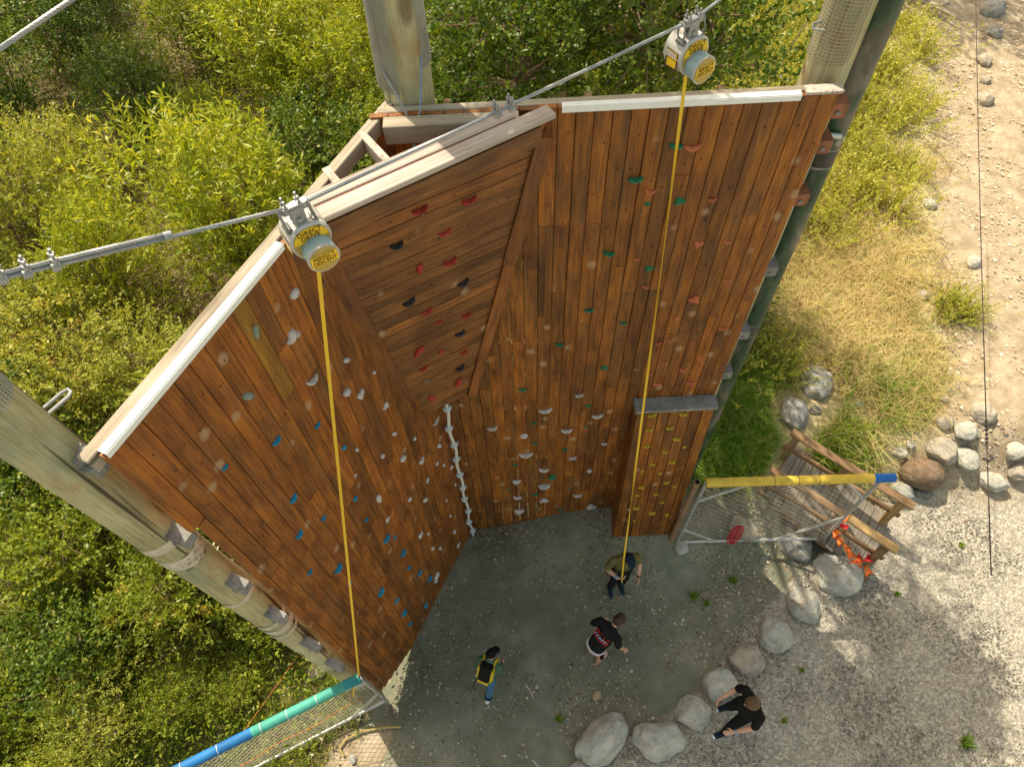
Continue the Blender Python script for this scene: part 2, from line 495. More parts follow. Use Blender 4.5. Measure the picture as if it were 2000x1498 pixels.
def mat_weather(name, dark, mid, light, crack=1.0, spec=0.2):
    t = NT(name); o = t.coord(); r = t.rnd(); w = t.math('MULTIPLY', r, 31.0)
    g = t.noise(t.map(o, (22, 22, 0.8)), 2.4, 6, 0.7, w, 0.3)
    b = t.noise(t.map(o, (3, 3, 0.9)), 2.0, 4, 0.6, w)
    c = t.ramp(t.math('ADD', t.math('MULTIPLY', g, 0.5), t.math('MULTIPLY', b, 0.5)), [(0.36, dark), (0.5, mid), (0.64, light)])
    ck = t.ramp(t.noise(t.map(o, (34, 34, 0.35)), 1.0, 3, 0.5, w, 0.6), [(0.37, 1.0), (0.42, 0.0)])
    c = t.mix(t.math('MULTIPLY', ck, 0.75 * crack), c, tuple(v * 0.25 for v in dark))
    t.bump(t.math('SUBTRACT', g, t.math('MULTIPLY', ck, 1.5)), 0.4, 0.006)
    return t.col(c, 0.85, spec)

def mat_simple(name, c, rough=0.6, spec=0.3, metal=0.0, var=0.15, scale=9.0, bump=0.0):
    t = NT(name)
    nz = t.noise(t.coord(), scale, 5, 0.6)
    cc = t.ramp(nz, [(0.3, tuple(v * (1 - var) for v in c)), (0.7, tuple(min(1, v * (1 + var)) for v in c))])
    if bump: t.bump(nz, bump, 0.01)
    return t.col(cc, rough, spec, metal)

def mat_leaf(name, stops, trans=0.42, rough=0.45, spec=0.35):
    t = NT(name)
    a = t.new('ShaderNodeAttribute', attribute_name='tint').outputs['Fac']
    r = t.rnd()
    c = t.ramp(t.math('ADD', a, t.math('MULTIPLY', t.math('SUBTRACT', r, 0.5), 0.12)), stops)
    t.col(c, rough, spec)
    tr = t.new('ShaderNodeBsdfTranslucent')
    c2 = t.mix(1.0, c, (1.4, 1.25, 0.5), 'MULTIPLY'); t.ln(c2, tr.inputs['Color'])
    mx = t.new('ShaderNodeMixShader'); mx.inputs[0].default_value = trans
    t.ln(t.b.outputs[0], mx.inputs[1]); t.ln(tr.outputs[0], mx.inputs[2])
    t.ln(mx.outputs[0], t.n['Material Output'].inputs['Surface'])
    return t.m

M_STAIN = mat_stain('stained_boards', (0.095, 0.033, 0.008), (0.235, 0.08, 0.012), (0.41, 0.15, 0.02))
M_STAIN_L = mat_stain('stained_boards_red', (0.105, 0.036, 0.009), (0.255, 0.084, 0.013), (0.42, 0.15, 0.022))
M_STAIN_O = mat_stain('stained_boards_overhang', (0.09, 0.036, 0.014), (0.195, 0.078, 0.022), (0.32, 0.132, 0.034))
M_TRIM = mat_stain('stained_trim', (0.1, 0.034, 0.011), (0.24, 0.082, 0.019), (0.36, 0.132, 0.029), False)
M_AMBER = mat_stain('fresh_amber_board', (0.3, 0.12, 0.012), (0.42, 0.19, 0.022), (0.5, 0.25, 0.035), False)
M_GREYWOOD = mat_weather('weathered_timber', (0.19, 0.155, 0.115), (0.35, 0.295, 0.225), (0.47, 0.41, 0.325))
M_CAPWOOD = mat_weather('sun_bleached_plank', (0.34, 0.27, 0.23), (0.47, 0.39, 0.34), (0.58, 0.5, 0.44), 0.6)
M_BEHIND = mat_weather('bare_lumber', (0.16, 0.1, 0.055), (0.26, 0.17, 0.09), (0.36, 0.25, 0.14))
M_GREYCAP = mat_weather('slate_grey_plank', (0.16, 0.15, 0.14), (0.24, 0.23, 0.22), (0.33, 0.32, 0.3), 0.4)
M_REDBLOCK = mat_stain('stained_block', (0.15, 0.055, 0.03), (0.3, 0.11, 0.055), (0.42, 0.17, 0.09), False)
M_RAMPRAIL = mat_weather('ramp_rail_timber', (0.13, 0.075, 0.04), (0.25, 0.15, 0.08), (0.37, 0.24, 0.13), 0.5)
M_RAMPNEW = mat_weather('ramp_new_timber', (0.3, 0.18, 0.07), (0.42, 0.27, 0.12), (0.5, 0.34, 0.17), 0.3)
M_RAMPDECK = mat_weather('ramp_deck_timber', (0.15, 0.125, 0.1), (0.23, 0.195, 0.16), (0.32, 0.28, 0.24), 0.5)

def mat_pole():
    t = NT('treated_pole'); o = t.coord(); w = t.math('MULTIPLY', t.rnd(), 31.0)
    g = t.noise(t.map(o, (16, 16, 0.5)), 2.4, 6, 0.7, w, 0.3)
    b = t.noise(t.map(o, (2.4, 2.4, 0.7)), 1.5, 4, 0.6, w)
    c = t.ramp(t.math('ADD', t.math('MULTIPLY', g, 0.5), t.math('MULTIPLY', b, 0.5)), [(0.38, (0.29, 0.255, 0.135)), (0.5, (0.46, 0.415, 0.24)), (0.62, (0.55, 0.5, 0.32))])
    br = t.ramp(t.noise(t.map(o, (2, 2, 1.1)), 1.9, 4, 0.6, w), [(0.58, 0.0), (0.7, 1.0)])
    c = t.mix(t.math('MULTIPLY', br, 0.6), c, (0.33, 0.18, 0.06))
    gr = t.ramp(t.noise(t.map(o, (2, 2, 0.8)), 2.6, 3, 0.6, t.math('ADD', w, 9.0)), [(0.5, 0.0), (0.66, 1.0)])
    c = t.mix(t.math('MULTIPLY', gr, 0.6), c, (0.27, 0.31, 0.21))
    ck = t.ramp(t.noise(t.map(o, (13, 13, 0.3)), 1.0, 3, 0.5, w, 0.5), [(0.36, 1.0), (0.395, 0.0)])
    c = t.mix(t.math('MULTIPLY', ck, 0.85), c, (0.05, 0.035, 0.02))
    c = t.mix(0.7, c, t.ramp(t.noise(t.map(o, (60, 60, 2.0)), 2.0, 4, 0.7, w), [(0.35, 0.62), (0.6, 1.0)]), 'MULTIPLY')
    kn = t.ramp(t.voro(t.map(o, (3.2, 3.2, 1.3)), 1.0), [(0.1, 1.0), (0.17, 0.0)])
    c = t.mix(t.math('MULTIPLY', kn, 0.7), c, (0.12, 0.075, 0.035))
    t.bump(t.math('SUBTRACT', g, t.math('MULTIPLY', ck, 1.5)), 0.4, 0.008)
    return t.col(c, 0.85, 0.2)
M_POLE = mat_pole()

def mat_green_pole():
    t = NT('green_camouflage_paint'); o = t.coord()
    n1 = t.noise(t.map(o, (1, 1, 0.45)), 5.5, 3, 0.55, None, 0.6)
    c = t.ramp(n1, [(0.36, (0.01, 0.03, 0.014)), (0.46, (0.02, 0.06, 0.026)), (0.52, (0.05, 0.085, 0.05)), (0.57, (0.09, 0.08, 0.058)), (0.64, (0.15, 0.14, 0.115))])
    return t.col(c, 0.45, 0.4)
M_GREENPOLE = mat_green_pole()

M_WHITE = mat_simple('white_metal_strip', (0.8, 0.8, 0.78), 0.35, 0.5, 0.0, 0.04)
M_PAINTRING = mat_simple('white_painted_band', (0.52, 0.47, 0.38), 0.7, 0.3, 0.0, 0.25, 14)
M_DARK = mat_simple('black_hole', (0.012, 0.009, 0.007), 0.9, 0.1)
M_STEEL = mat_simple('galvanised_steel', (0.3, 0.31, 0.32), 0.45, 0.5, 0.45, 0.2, 22, 0.1)
M_PIPE = mat_simple('galvanised_pipe', (0.48, 0.48, 0.48), 0.45, 0.5, 0.55, 0.2, 12)
M_RUSTPIPE = mat_simple('weathered_brown_post', (0.27, 0.17, 0.1), 0.7, 0.3, 0.0, 0.35, 7)
M_BOLT = mat_simple('bolt_steel', (0.22, 0.22, 0.23), 0.5, 0.5, 0.7, 0.3, 30)
M_WIRE = mat_simple('mesh_wire', (0.46, 0.42, 0.36), 0.6, 0.3, 0.2, 0.2)
M_NET = mat_simple('pale_net_cord', (0.5, 0.46, 0.36), 0.8, 0.2, 0.0, 0.2)
M_POLEMESH = mat_simple('grey_plastic_mesh', (0.36, 0.36, 0.33), 0.6, 0.3, 0.0, 0.2)
M_POLEMESH_T = mat_simple('tan_plastic_mesh', (0.4, 0.36, 0.27), 0.6, 0.3, 0.0, 0.2)
M_YELLOWPAD = mat_simple('yellow_padding', (0.62, 0.43, 0.06), 0.65, 0.3, 0.0, 0.22, 8)
M_BLUEPAD = mat_simple('blue_padding', (0.01, 0.12, 0.42), 0.5, 0.35, 0.0, 0.15, 5)
M_TEALPAD = mat_simple('teal_padding', (0.06, 0.31, 0.25), 0.6, 0.3, 0.0, 0.22, 7)
M_DTEAL = mat_simple('dark_teal_padding', (0.01, 0.2, 0.22), 0.45, 0.4, 0.0, 0.25, 4)
M_BLUE2 = mat_simple('bright_blue_padding', (0.015, 0.14, 0.38), 0.6, 0.3, 0.0, 0.22, 5)
M_STRAP = mat_simple('yellow_webbing', (0.8, 0.5, 0.035), 0.6, 0.3, 0.0, 0.06, 30)
M_ROPE = mat_simple('white_rope', (0.62, 0.6, 0.55), 0.85, 0.15, 0.0, 0.15, 60, 0.4)
M_KNOT = mat_simple('rope_knot_grey', (0.46, 0.5, 0.53), 0.85, 0.15, 0.0, 0.15, 60, 0.4)
M_OLDROPE = mat_simple('straw_rope', (0.4, 0.3, 0.12), 0.85, 0.15, 0.0, 0.25, 40)
M_REDROPE = mat_simple('red_cord', (0.5, 0.02, 0.04), 0.6, 0.3, 0.0, 0.2, 30)
M_ORCORD = mat_simple('orange_cord', (0.5, 0.17, 0.05), 0.7, 0.3, 0.0, 0.2, 30)
M_THINWIRE = mat_simple('dark_wire', (0.06, 0.05, 0.045), 0.6, 0.3, 0.3)
M_BLUECABLE = mat_simple('blue_sling', (0.2, 0.28, 0.42), 0.6, 0.3, 0.0, 0.1)
M_FLAG_O = mat_simple('orange_pennant', (0.85, 0.17, 0.03), 0.6, 0.3, 0.0, 0.08)
M_FLAG_R = mat_simple('red_pennant', (0.68, 0.035, 0.04), 0.6, 0.3, 0.0, 0.08)
M_CASE = mat_simple('white_device_case', (0.5, 0.48, 0.45), 0.4, 0.45, 0.1, 0.06)
M_CASEBLUE = mat_simple('device_drum_blue', (0.3, 0.42, 0.46), 0.45, 0.4, 0.2, 0.06)
M_GOLD = mat_simple('device_gold_face', (0.42, 0.31, 0.08), 0.42, 0.45, 0.3, 0.08)
M_LABELY = mat_simple('yellow_sticker', (0.83, 0.52, 0.02), 0.45, 0.4, 0.0, 0.03)
M_LABELB = mat_simple('brown_sticker', (0.07, 0.03, 0.025), 0.45, 0.4, 0.0, 0.1)
M_LABELW = mat_simple('pale_sticker', (0.55, 0.5, 0.5), 0.45, 0.4, 0.0, 0.1)
M_INK = mat_simple('brown_ink', (0.09, 0.05, 0.015), 0.6, 0.2, 0.0, 0.05)

def mat_hold(name, c, chalk=0.35, chalkc=(0.6, 0.57, 0.54)):
    t = NT(name); o = t.coord()
    n1 = t.noise(o, 1.6, 4, 0.6, t.math('MULTIPLY', t.rnd(), 20.0))
    k = t.ramp(n1, [(0.5, 0.0), (0.7, chalk)])
    t.bump(t.noise(o, 14, 4, 0.7), 0.3, 0.06)
    return t.col(t.mix(k, c, chalkc), 0.62, 0.3)
HOLD_M = {
    'white': mat_hold('white_hold_resin', (0.54, 0.51, 0.5), 0.55, (0.6, 0.43, 0.38)),
    'grey': mat_hold('grey_green_hold_resin', (0.22, 0.26, 0.2), 0.25),
    'blue': mat_hold('blue_hold_resin', (0.012, 0.25, 0.44), 0.12, (0.1, 0.2, 0.28)),
    'green': mat_hold('green_hold_resin', (0.015, 0.17, 0.08), 0.2, (0.2, 0.22, 0.13)),
    'orange': mat_hold('orange_hold_resin', (0.58, 0.15, 0.065), 0.2, (0.4, 0.16, 0.1)),
    'red': mat_hold('red_hold_resin', (0.4, 0.035, 0.022), 0.3, (0.3, 0.1, 0.05)),
    'black': mat_hold('black_hold_resin', (0.03, 0.026, 0.026), 0.3, (0.12, 0.07, 0.05)),
    'tan': mat_hold('tan_hold_resin', (0.2, 0.12, 0.06), 0.3, (0.3, 0.2, 0.12)),
    'yellow': mat_hold('yellow_hold_resin', (0.55, 0.38, 0.02), 0.25, (0.4, 0.3, 0.12)),
}

def mat_rock(name, a, b, speck):
    t = NT(name); o = t.coord(); w = t.math('MULTIPLY', t.rnd(), 40.0)
    n1 = t.noise(o, 2.2, 7, 0.62, w, 0.3); n2 = t.noise(o, 14, 5, 0.7, w)
    c = t.ramp(n1, [(0.34, a), (0.62, b)])
    hue = t.ramp(t.noise(o, 1.1, 4, 0.6, t.math('ADD', w, 11.0)), [(0.35, (0.86, 0.9, 0.95)), (0.55, (1.0, 1.0, 1.0)), (0.7, (1.12, 1.0, 0.84))])
    c = t.mix(1.0, c, hue, 'MULTIPLY')
    sp = t.ramp(t.math('ADD', t.math('MULTIPLY', n2, 0.6), t.math('MULTIPLY', n1, 0.4)), [(0.36, 1.0), (0.47, 0.0)])
    c = t.mix(t.math('MULTIPLY', sp, 0.6), c, speck)
    ckr = t.ramp(t.voro(t.map(t.noise_vec(o, 0.35), (1, 1, 1)), 2.1, 'DISTANCE_TO_EDGE'), [(0.0, 1.0), (0.018, 0.0)])
    c = t.mix(t.math('MULTIPLY', ckr, 0.45), c, speck)
    lic = t.ramp(t.noise(o, 6, 5, 0.7, t.math('ADD', w, 3.0)), [(0.6, 0.0), (0.68, 0.5)])
    c = t.mix(lic, c, tuple(min(1, v * 1.25) for v in b))
    t.bump(t.math('ADD', n1, t.math('MULTIPLY', n2, 0.45)), 0.8, 0.05)
    return t.col(c, 0.88, 0.2)
ROCK_M = {
    'pale': mat_rock('pale_granite', (0.43, 0.41, 0.35), (0.58, 0.55, 0.48), (0.14, 0.12, 0.09)),
    'grey': mat_rock('grey_granite', (0.27, 0.265, 0.235), (0.46, 0.44, 0.39), (0.08, 0.075, 0.065)),
    'dark': mat_rock('dark_schist', (0.18, 0.175, 0.16), (0.34, 0.32, 0.29), (0.05, 0.05, 0.05)),
    'tan': mat_rock('tan_granite', (0.36, 0.31, 0.245), (0.5, 0.43, 0.345), (0.13, 0.1, 0.07)),
    'brown': mat_rock('brown_basalt', (0.15, 0.1, 0.065), (0.25, 0.175, 0.12), (0.07, 0.05, 0.035)),
    'gold': mat_rock('golden_sandstone', (0.5, 0.36, 0.2), (0.6, 0.45, 0.27), (0.35, 0.22, 0.1)),
    'white': mat_rock('white_quartz', (0.5, 0.48, 0.43), (0.62, 0.6, 0.55), (0.25, 0.22, 0.18)),
}

# ------------------------------------------------------------------ ground
rng = np.random.default_rng(11)

RING = [(-0.4, -0.4), (0.62, 0.75), (1.5, 1.0), (2.0, 1.25), (2.35, 1.6), (2.75, 2.0), (3.2, 2.35), (3.75, 2.75), (4.2, 3.1)]

def ring_side(X, Y):
    """positive inside the dirt yard (up-left of the boulder ring), in metres"""
    best = np.full(X.shape, 1e9); sgn = np.ones(X.shape)
    for (x0, y0), (x1, y1) in zip(RING[:-1], RING[1:]):
        dx, dy = x1 - x0, y1 - y0; L2 = dx * dx + dy * dy
        t = np.clip(((X - x0) * dx + (Y - y0) * dy) / L2, 0, 1)
        d = np.hypot(X - x0 - t * dx, Y - y0 - t * dy)
        s = np.sign(dx * (Y - y0) - dy * (X - x0))
        m = d < best
        best = np.where(m, d, best); sgn = np.where(m, s, sgn)
    return best * sgn

def wall_side(X, Y):
    """positive in front of the left wall line"""
    return (X + 1.735) * 0.887 - (Y - 1.42) * 0.462

def zones(X, Y):
    rs = ring_side(X, Y); ws = wall_side(X, Y)
    gravel = S(-rs / 0.35 + 0.5) * S((4.3 - Y + 0.22 * (X - 4)) / 1.2)
    # path: to the right of a line running away from the camera
    px = 5.6 + 0.33 * (Y - 3.5)
    path = S((X - px) / 0.9 + 0.5) * S((Y - 2.8) / 1.6)
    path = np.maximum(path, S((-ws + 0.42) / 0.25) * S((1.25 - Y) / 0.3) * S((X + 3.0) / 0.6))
    grass = S((X - 1.9) / 0.5) * S((Y - 3.4) / 0.6) * (1 - path)
    back = S((Y - 3.7) / 0.4) * (1 - S((X - 1.8) / 0.8))
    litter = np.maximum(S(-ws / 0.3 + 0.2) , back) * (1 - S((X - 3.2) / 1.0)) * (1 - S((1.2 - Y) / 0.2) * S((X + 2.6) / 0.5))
    return np.clip(gravel * (1 - grass) * (1 - litter), 0, 1), np.clip(grass, 0, 1), np.clip(path, 0, 1), np.clip(litter, 0, 1)

xs = np.concatenate([[-160, -80, -45, -28, -20], np.arange(-15, 15.01, 0.13), [20, 28, 45, 80, 160]])
ys = np.concatenate([[-60, -25, -10, -4, -2], np.arange(-1, 20.5, 0.13), [24, 30, 45, 80, 170]])
X, Y = np.meshgrid(xs, ys)
Z = gz(X, Y)
bump_n = 0.018 * (np.sin(X * 3.1 + Y * 1.7) * np.sin(Y * 2.3 - X * 0.9) + 0.6 * np.sin(X * 7.3 - Y * 5.1) * np.sin(Y * 6.1 + X * 2.2))
Z = Z + bump_n * ((np.abs(X) < 15) & (Y < 20))
Z = Z - 0.10 * S(1 - np.hypot(X + 1.62, Y - 1.62) / 0.75)     # scoured hollow under the end of the left wall
nx, ny = len(xs), len(ys)
idx = np.arange(nx * ny).reshape(ny, nx)
faces = np.stack([idx[:-1, :-1], idx[:-1, 1:], idx[1:, 1:], idx[1:, :-1]], -1).reshape(-1, 4)
gm = bpy.data.meshes.new('ground')
gm.vertices.add(nx * ny); gm.vertices.foreach_set('co', np.stack([X, Y, Z], -1).reshape(-1).astype(np.float32))
gm.loops.add(len(faces) * 4); gm.loops.foreach_set('vertex_index', faces.reshape(-1).astype(np.int32))
gm.polygons.add(len(faces)); gm.polygons.foreach_set('loop_start', np.arange(0, len(faces) * 4, 4, dtype=np.int32))
gm.polygons.foreach_set('loop_total', np.full(len(faces), 4, dtype=np.int32))
gm.polygons.foreach_set('use_smooth', np.ones(len(faces), dtype=bool))
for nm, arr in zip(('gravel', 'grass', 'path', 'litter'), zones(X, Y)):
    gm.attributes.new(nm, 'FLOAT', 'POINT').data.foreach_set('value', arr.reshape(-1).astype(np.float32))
gm.update(calc_edges=True)

def mat_ground():
    t = NT('yard_ground'); p = t.pos()
    A = lambda n: t.new('ShaderNodeAttribute', attribute_name=n).outputs['Fac']
    wob = t.math('MULTIPLY', t.math('SUBTRACT', t.noise(p, 5, 5, 0.65), 0.5), 1.1)
    def msk(n): return t.ramp(t.math('ADD', A(n), t.math('MULTIPLY', wob, 0.9)), [(0.36, 0.0), (0.64, 1.0)])
    big = t.noise(p, 0.9, 4, 0.6); med = t.noise(p, 4.5, 5, 0.65); fine = t.noise(p, 60, 4, 0.7)
    dirt = t.ramp(t.math('ADD', t.math('MULTIPLY', big, 0.6), t.math('MULTIPLY', med, 0.4)), [(0.36, (0.13, 0.145, 0.095)), (0.5, (0.185, 0.19, 0.135)), (0.64, (0.28, 0.262, 0.2))])
    dirt = t.mix(t.ramp(fine, [(0.6, 0.0), (0.72, 0.5)]), dirt, (0.3, 0.26, 0.2))
    moss = t.ramp(t.noise(p, 1.7, 3, 0.6, None, 0.5), [(0.6, 0.0), (0.72, 0.35)])
    dirt = t.mix(moss, dirt, (0.09, 0.115, 0.05))
    cell = t.voro(p, 42, 'F1', 'Color'); cd = t.voro(p, 42, 'F1', 'Distance')
    cv = t.new('ShaderNodeSeparateColor'); t.ln(cell, cv.inputs[0])
    grav = t.ramp(cv.outputs[0], [(0.0, (0.19, 0.178, 0.148)), (0.45, (0.3, 0.275, 0.228)), (0.8, (0.39, 0.355, 0.295)), (1.0, (0.52, 0.475, 0.4))])
    grav = t.mix(t.ramp(med, [(0.35, 0.0), (0.7, 0.35)]), grav, (0.4, 0.34, 0.26))
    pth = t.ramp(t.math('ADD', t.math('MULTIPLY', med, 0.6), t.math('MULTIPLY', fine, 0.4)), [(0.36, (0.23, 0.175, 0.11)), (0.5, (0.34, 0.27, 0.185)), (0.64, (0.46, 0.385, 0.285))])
    gr = t.ramp(t.math('ADD', t.math('MULTIPLY', med, 0.5), t.math('MULTIPLY', fine, 0.5)), [(0.36, (0.26, 0.21, 0.11)), (0.5, (0.42, 0.35, 0.2)), (0.66, (0.55, 0.47, 0.3))])
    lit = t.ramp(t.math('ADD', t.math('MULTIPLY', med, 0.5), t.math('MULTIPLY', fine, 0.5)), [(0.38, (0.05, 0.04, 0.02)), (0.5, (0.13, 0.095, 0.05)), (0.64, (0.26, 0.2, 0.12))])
    c = t.mix(msk('gravel'), dirt, grav)
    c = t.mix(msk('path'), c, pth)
    c = t.mix(msk('grass'), c, gr)
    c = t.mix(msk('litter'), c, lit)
    h = t.math('ADD', t.math('MULTIPLY', med, 0.5), t.math('ADD', t.math('MULTIPLY', fine, 0.25), t.math('MULTIPLY', t.math('MULTIPLY', cd, -0.5), msk('gravel'))))
    t.bump(h, 0.6, 0.03)
    return t.col(c, 0.95, 0.15)
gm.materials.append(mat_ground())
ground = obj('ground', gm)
props(ground, 'dirt yard, grey gravel and pale path', None, None, 'structure')

# ------------------------------------------------------------------ climbing wall
H_TOP = 6.66
BW = 0.1092
C0 = Vector((-0.64, 3.52, 0)); L0 = Vector((-1.735, 1.42, 0))
DL = Vector((0.462, 0.887, 0)).normalized(); NL = Vector((DL.y, -DL.x, 0))
LLEN = (C0 - L0).length
rnd = random.Random(5)

wall = empty('climbing_wall', C0)
props(wall, 'tall brown wooden climbing wall with two sides, an overhang and coloured holds', 'climbing wall')

def frame(origin, u, n, up=Vector((0, 0, 1))):
    m = Matrix((u, -n, up)).transposed().to_4x4()
    m.translation = origin
    return m

def board_mesh(name, w, L, t, mat):
    ch = 0.004
    pr = [(-w / 2 + ch, 0), (w / 2 - ch, 0), (w / 2, ch), (w / 2, t), (-w / 2, t), (-w / 2, ch)]
    v = [(x, y, -L / 2) for x, y in pr] + [(x, y, L / 2) for x, y in pr]
    n = 6
    f = [(i, (i + 1) % n, n + (i + 1) % n, n + i) for i in range(n)] + [tuple(range(n - 1, -1, -1)), tuple(range(n, 2 * n))]
    return mesh(name, v, f, mat)

def put_board(parent, origin, u, n, up, uc, z0, z1, w, mat, t=0.036):
    proud = rnd.uniform(-0.002, 0.003)
    c = origin + u * uc + up * ((z0 + z1) / 2) + n * proud
    return obj('board', board_mesh('board', w, z1 - z0 - 0.002, t, mat), parent, frame(c, u, n, up))

def splits(z0, z1, r):
    out = [z1]; z = z1
    first = r.choice([0.55, 0.95, 1.4, 1.9, 2.3])
    z -= first
    while z > z0 + 0.35:
        out.append(z); z -= r.choice([0.75, 1.1, 1.5, 1.9, 2.3]) + r.uniform(-.1, .1)
    return out + [z0]

def hold_shape(kind):
    bm = bmesh.new()
    bmesh.ops.create_icosphere(bm, subdivisions=3 if kind in ('flower', 'ring', 'crescent') else 2, radius=1.0)
    for v in bm.verts:
        x, y, z = v.co
        ang = math.atan2(z, x); rad = math.hypot(x, z)
        y = -y
        if kind == 'jug':
            top = max(0, z)
            dent = max(0.0, 1 - (x / 0.75) ** 2) * top
            nx, nz, ny = x * 1.0, z * 0.62 - dent * 0.55, y * 0.85 + 0.15 * dent
            if z < 0: ny *= 1.0 + 0.35 * z
        elif kind == 'crescent':
            nx, nz, ny = x * 1.12, z * 0.36 + 0.55 * x * x - 0.25, y * 0.6
        elif kind == 'fin':
            nx, nz, ny = x * (0.52 + 0.18 * z), z * 1.1, y * 0.62 + 0.1 * x * (1 if y < 0 else 0)
        elif kind == 'flower':
            k = 1 + 0.26 * math.cos(3 * ang + 0.7) + 0.1 * math.cos(5 * ang)
            nx, nz, ny = x * k * 0.92, z * k * 0.82, y * (0.62 + 0.15 * math.cos(3 * ang + 0.7) * rad)
        elif kind == 'ring':
            nx, nz = x * 0.92, z * 0.92
            ny = y * (0.2 + 0.75 * min(1, rad * 1.2)) if y < 0 else y
        else:
            nx, nz, ny = x * 0.85 + 0.1 * z, z * 0.78, y * 0.8
        if ny > 0: ny *= 0.06
        v.co = (nx, ny, nz)
    fy = min(v.co.y for v in bm.verts if abs(v.co.x) < 0.35 and abs(v.co.z) < 0.35) - 0.03
    vs = [bm.verts.new((0.13 * math.cos(k * math.pi / 3), fy, 0.13 * math.sin(k * math.pi / 3))) for k in range(6)]
    bm.faces.new(vs).material_index = 1
    me = bpy.data.meshes.new('hold_' + kind)
    bm.to_mesh(me); bm.free()
    me.materials.append(HOLD_M['white']); me.materials.append(M_BOLT)
    me.polygons.foreach_set('use_smooth', [True] * len(me.polygons))
    return me
HOLD_SH = {k: hold_shape(k) for k in ('jug', 'crescent', 'fin', 'knob', 'flower', 'ring')}

def put_hold(parent, P, u, n, up, r, colour, shape):
    o = bpy.data.objects.new('hold', HOLD_SH[shape])
    roll = rnd.uniform(-0.35, 0.35) if shape in ('jug', 'crescent') else rnd.uniform(-0.9, 0.9)
    m = frame(P - n * 0.002, u, n, up) @ Matrix.Rotation(roll, 4, 'Y') @ Matrix.Diagonal((r * 1.1, r * rnd.uniform(1.0, 1.25), r * 1.1, 1))
    link(o, parent, m)
    o.material_slots[0].link = 'OBJECT'   # slot 1 keeps the bolt
    o.material_slots[0].material = HOLD_M[colour]
    o['label'] = {'grey': 'grey green', 'tan': 'brown'}.get(colour, colour) + ' climbing hold'
    return o

def holes(parent, pts, n):
    """small bolt holes: dark discs a hair proud of the board face"""
    mb = MB()
    for P in pts:
        P = Vector(P) + n * 0.0042
        a = n.orthogonal().normalized(); b = n.cross(a)
        ring = [P + (a * math.cos(k * math.pi / 3) + b * math.sin(k * math.pi / 3)) * 0.0055 for k in range(6)]
        mb.add(ring, [tuple(range(6))])
    return props(mb.build('bolt_holes', M_DARK, parent), kind='stuff')

UP = Vector((0, 0, 1))
# --- right panel
UR = Vector((1, 0, 0)); NR = Vector((0, -1, 0))
fr = MB()
for z in (0.75, 1.9, 3.05, 4.2, 5.35, 6.3):
    fr.bar((-0.62, 3.60, z), (1.95, 3.60, z), 0.045, 0.09, (0, 0, 1))
for x in (-0.3, 0.55, 1.35, 1.9):
    fr.bar((x, 3.69, 0.3), (x, 3.69, 6.6), 0.045, 0.09, (0, 1, 0))
panel_r = fr.build('wall_panel', M_BEHIND, wall)
props(panel_r, 'right side of the wall, with green, orange and white holds')
X_R = 1.985
k = 0
x = X_R
r1 = random.Random(21)
while x > -0.66:
    w = BW - r1.choice([0.0025, 0.003, 0.0035, 0.004, 0.0045])
    xc = x - BW / 2
    zb = float(gz(xc, 3.5)) - 0.06
    zt = H_TOP + r1.uniform(-0.008, 0.006)
    zz = splits(zb, zt, r1)
    for a, b in zip(zz[1:], zz[:-1]):
        put_board(panel_r, Vector((0, 3.52, 0)), UR, NR, UP, xc, a, b, w, M_STAIN)
    x -= BW
for hx, hz, hr, c, sh in HOLDS_RIGHT:
    put_hold(panel_r, Vector((hx, 3.52, hz)), UR, NR, UP, hr, c, sh)
pts = []
for i in range(24):
    xc = X_R - (i + 0.5) * BW
    z = 0.8 + r1.uniform(0, 0.2)
    while z < 6.5:
        pts.append((xc + r1.uniform(-.02, .02), 3.52, z)); z += r1.uniform(0.18, 0.42)
holes(panel_r, pts, NR)
# white angle strip on the top edge
def angle_strip(a, b, n, parent):
    a, b = Vector(a), Vector(b)
    mb = MB()
    mb.bar(a - n * 0.012 + UP * 0.006, b - n * 0.012 + UP * 0.006, 0.04, 0.006)
    mb.bar(a + n * 0.0105 - UP * 0.014, b + n * 0.0105 - UP * 0.014, 0.005, 0.034)
    return mb.build('cap_strip', M_WHITE, parent, frame((a + b) / 2, UP.cross(n).normalized(), n))
angle_strip((0.372, 3.512, 6.668), (1.756, 3.512, 6.668), NR, panel_r)
mb = MB(); mb.bar((-0.7, 3.59, 6.605), (2.0, 3.59, 6.605), 0.055, 0.1, ch=0.004)
mb.build('top_beam', M_GREYWOOD, panel_r, frame(Vector((0.65, 3.59, 6.605)), UP, NR, UR))
mb = MB(); mb.bar((-0.66, 3.466, 6.60), (0.12, 3.466, 6.60), 0.092, 0.125, ch=0.004)
mb.build('top_beam', M_GREYWOOD, panel_r, frame(Vector((-0.27, 3.466, 6.60)), UP, NR, UR))
mb = MB(); mb.bar((1.785, 3.545, 6.672), (2.0, 3.545, 6.672), 0.075, 0.02, ch=0.003)
mb.build('rough_end_cap', M_CAPWOOD, panel_r)
# stand-off blocks to the green pole
for z in (6.47, 6.2, 5.75, 5.0, 4.15, 3.5):
    bl = MB(); bl.box((2.06, 3.68, z), (0.12, 0.16, 0.10), None, 0.004)
    o = bl.build('spacer_block', M_REDBLOCK if z > 5.6 else M_GREYCAP, panel_r)
    bo = MB(); bo.tube([(2.065, 3.602, z - 0.01), (2.065, 3.592, z - 0.01)], 0.016, 10)
    bo.build('bolt_head', M_BOLT, panel_r)

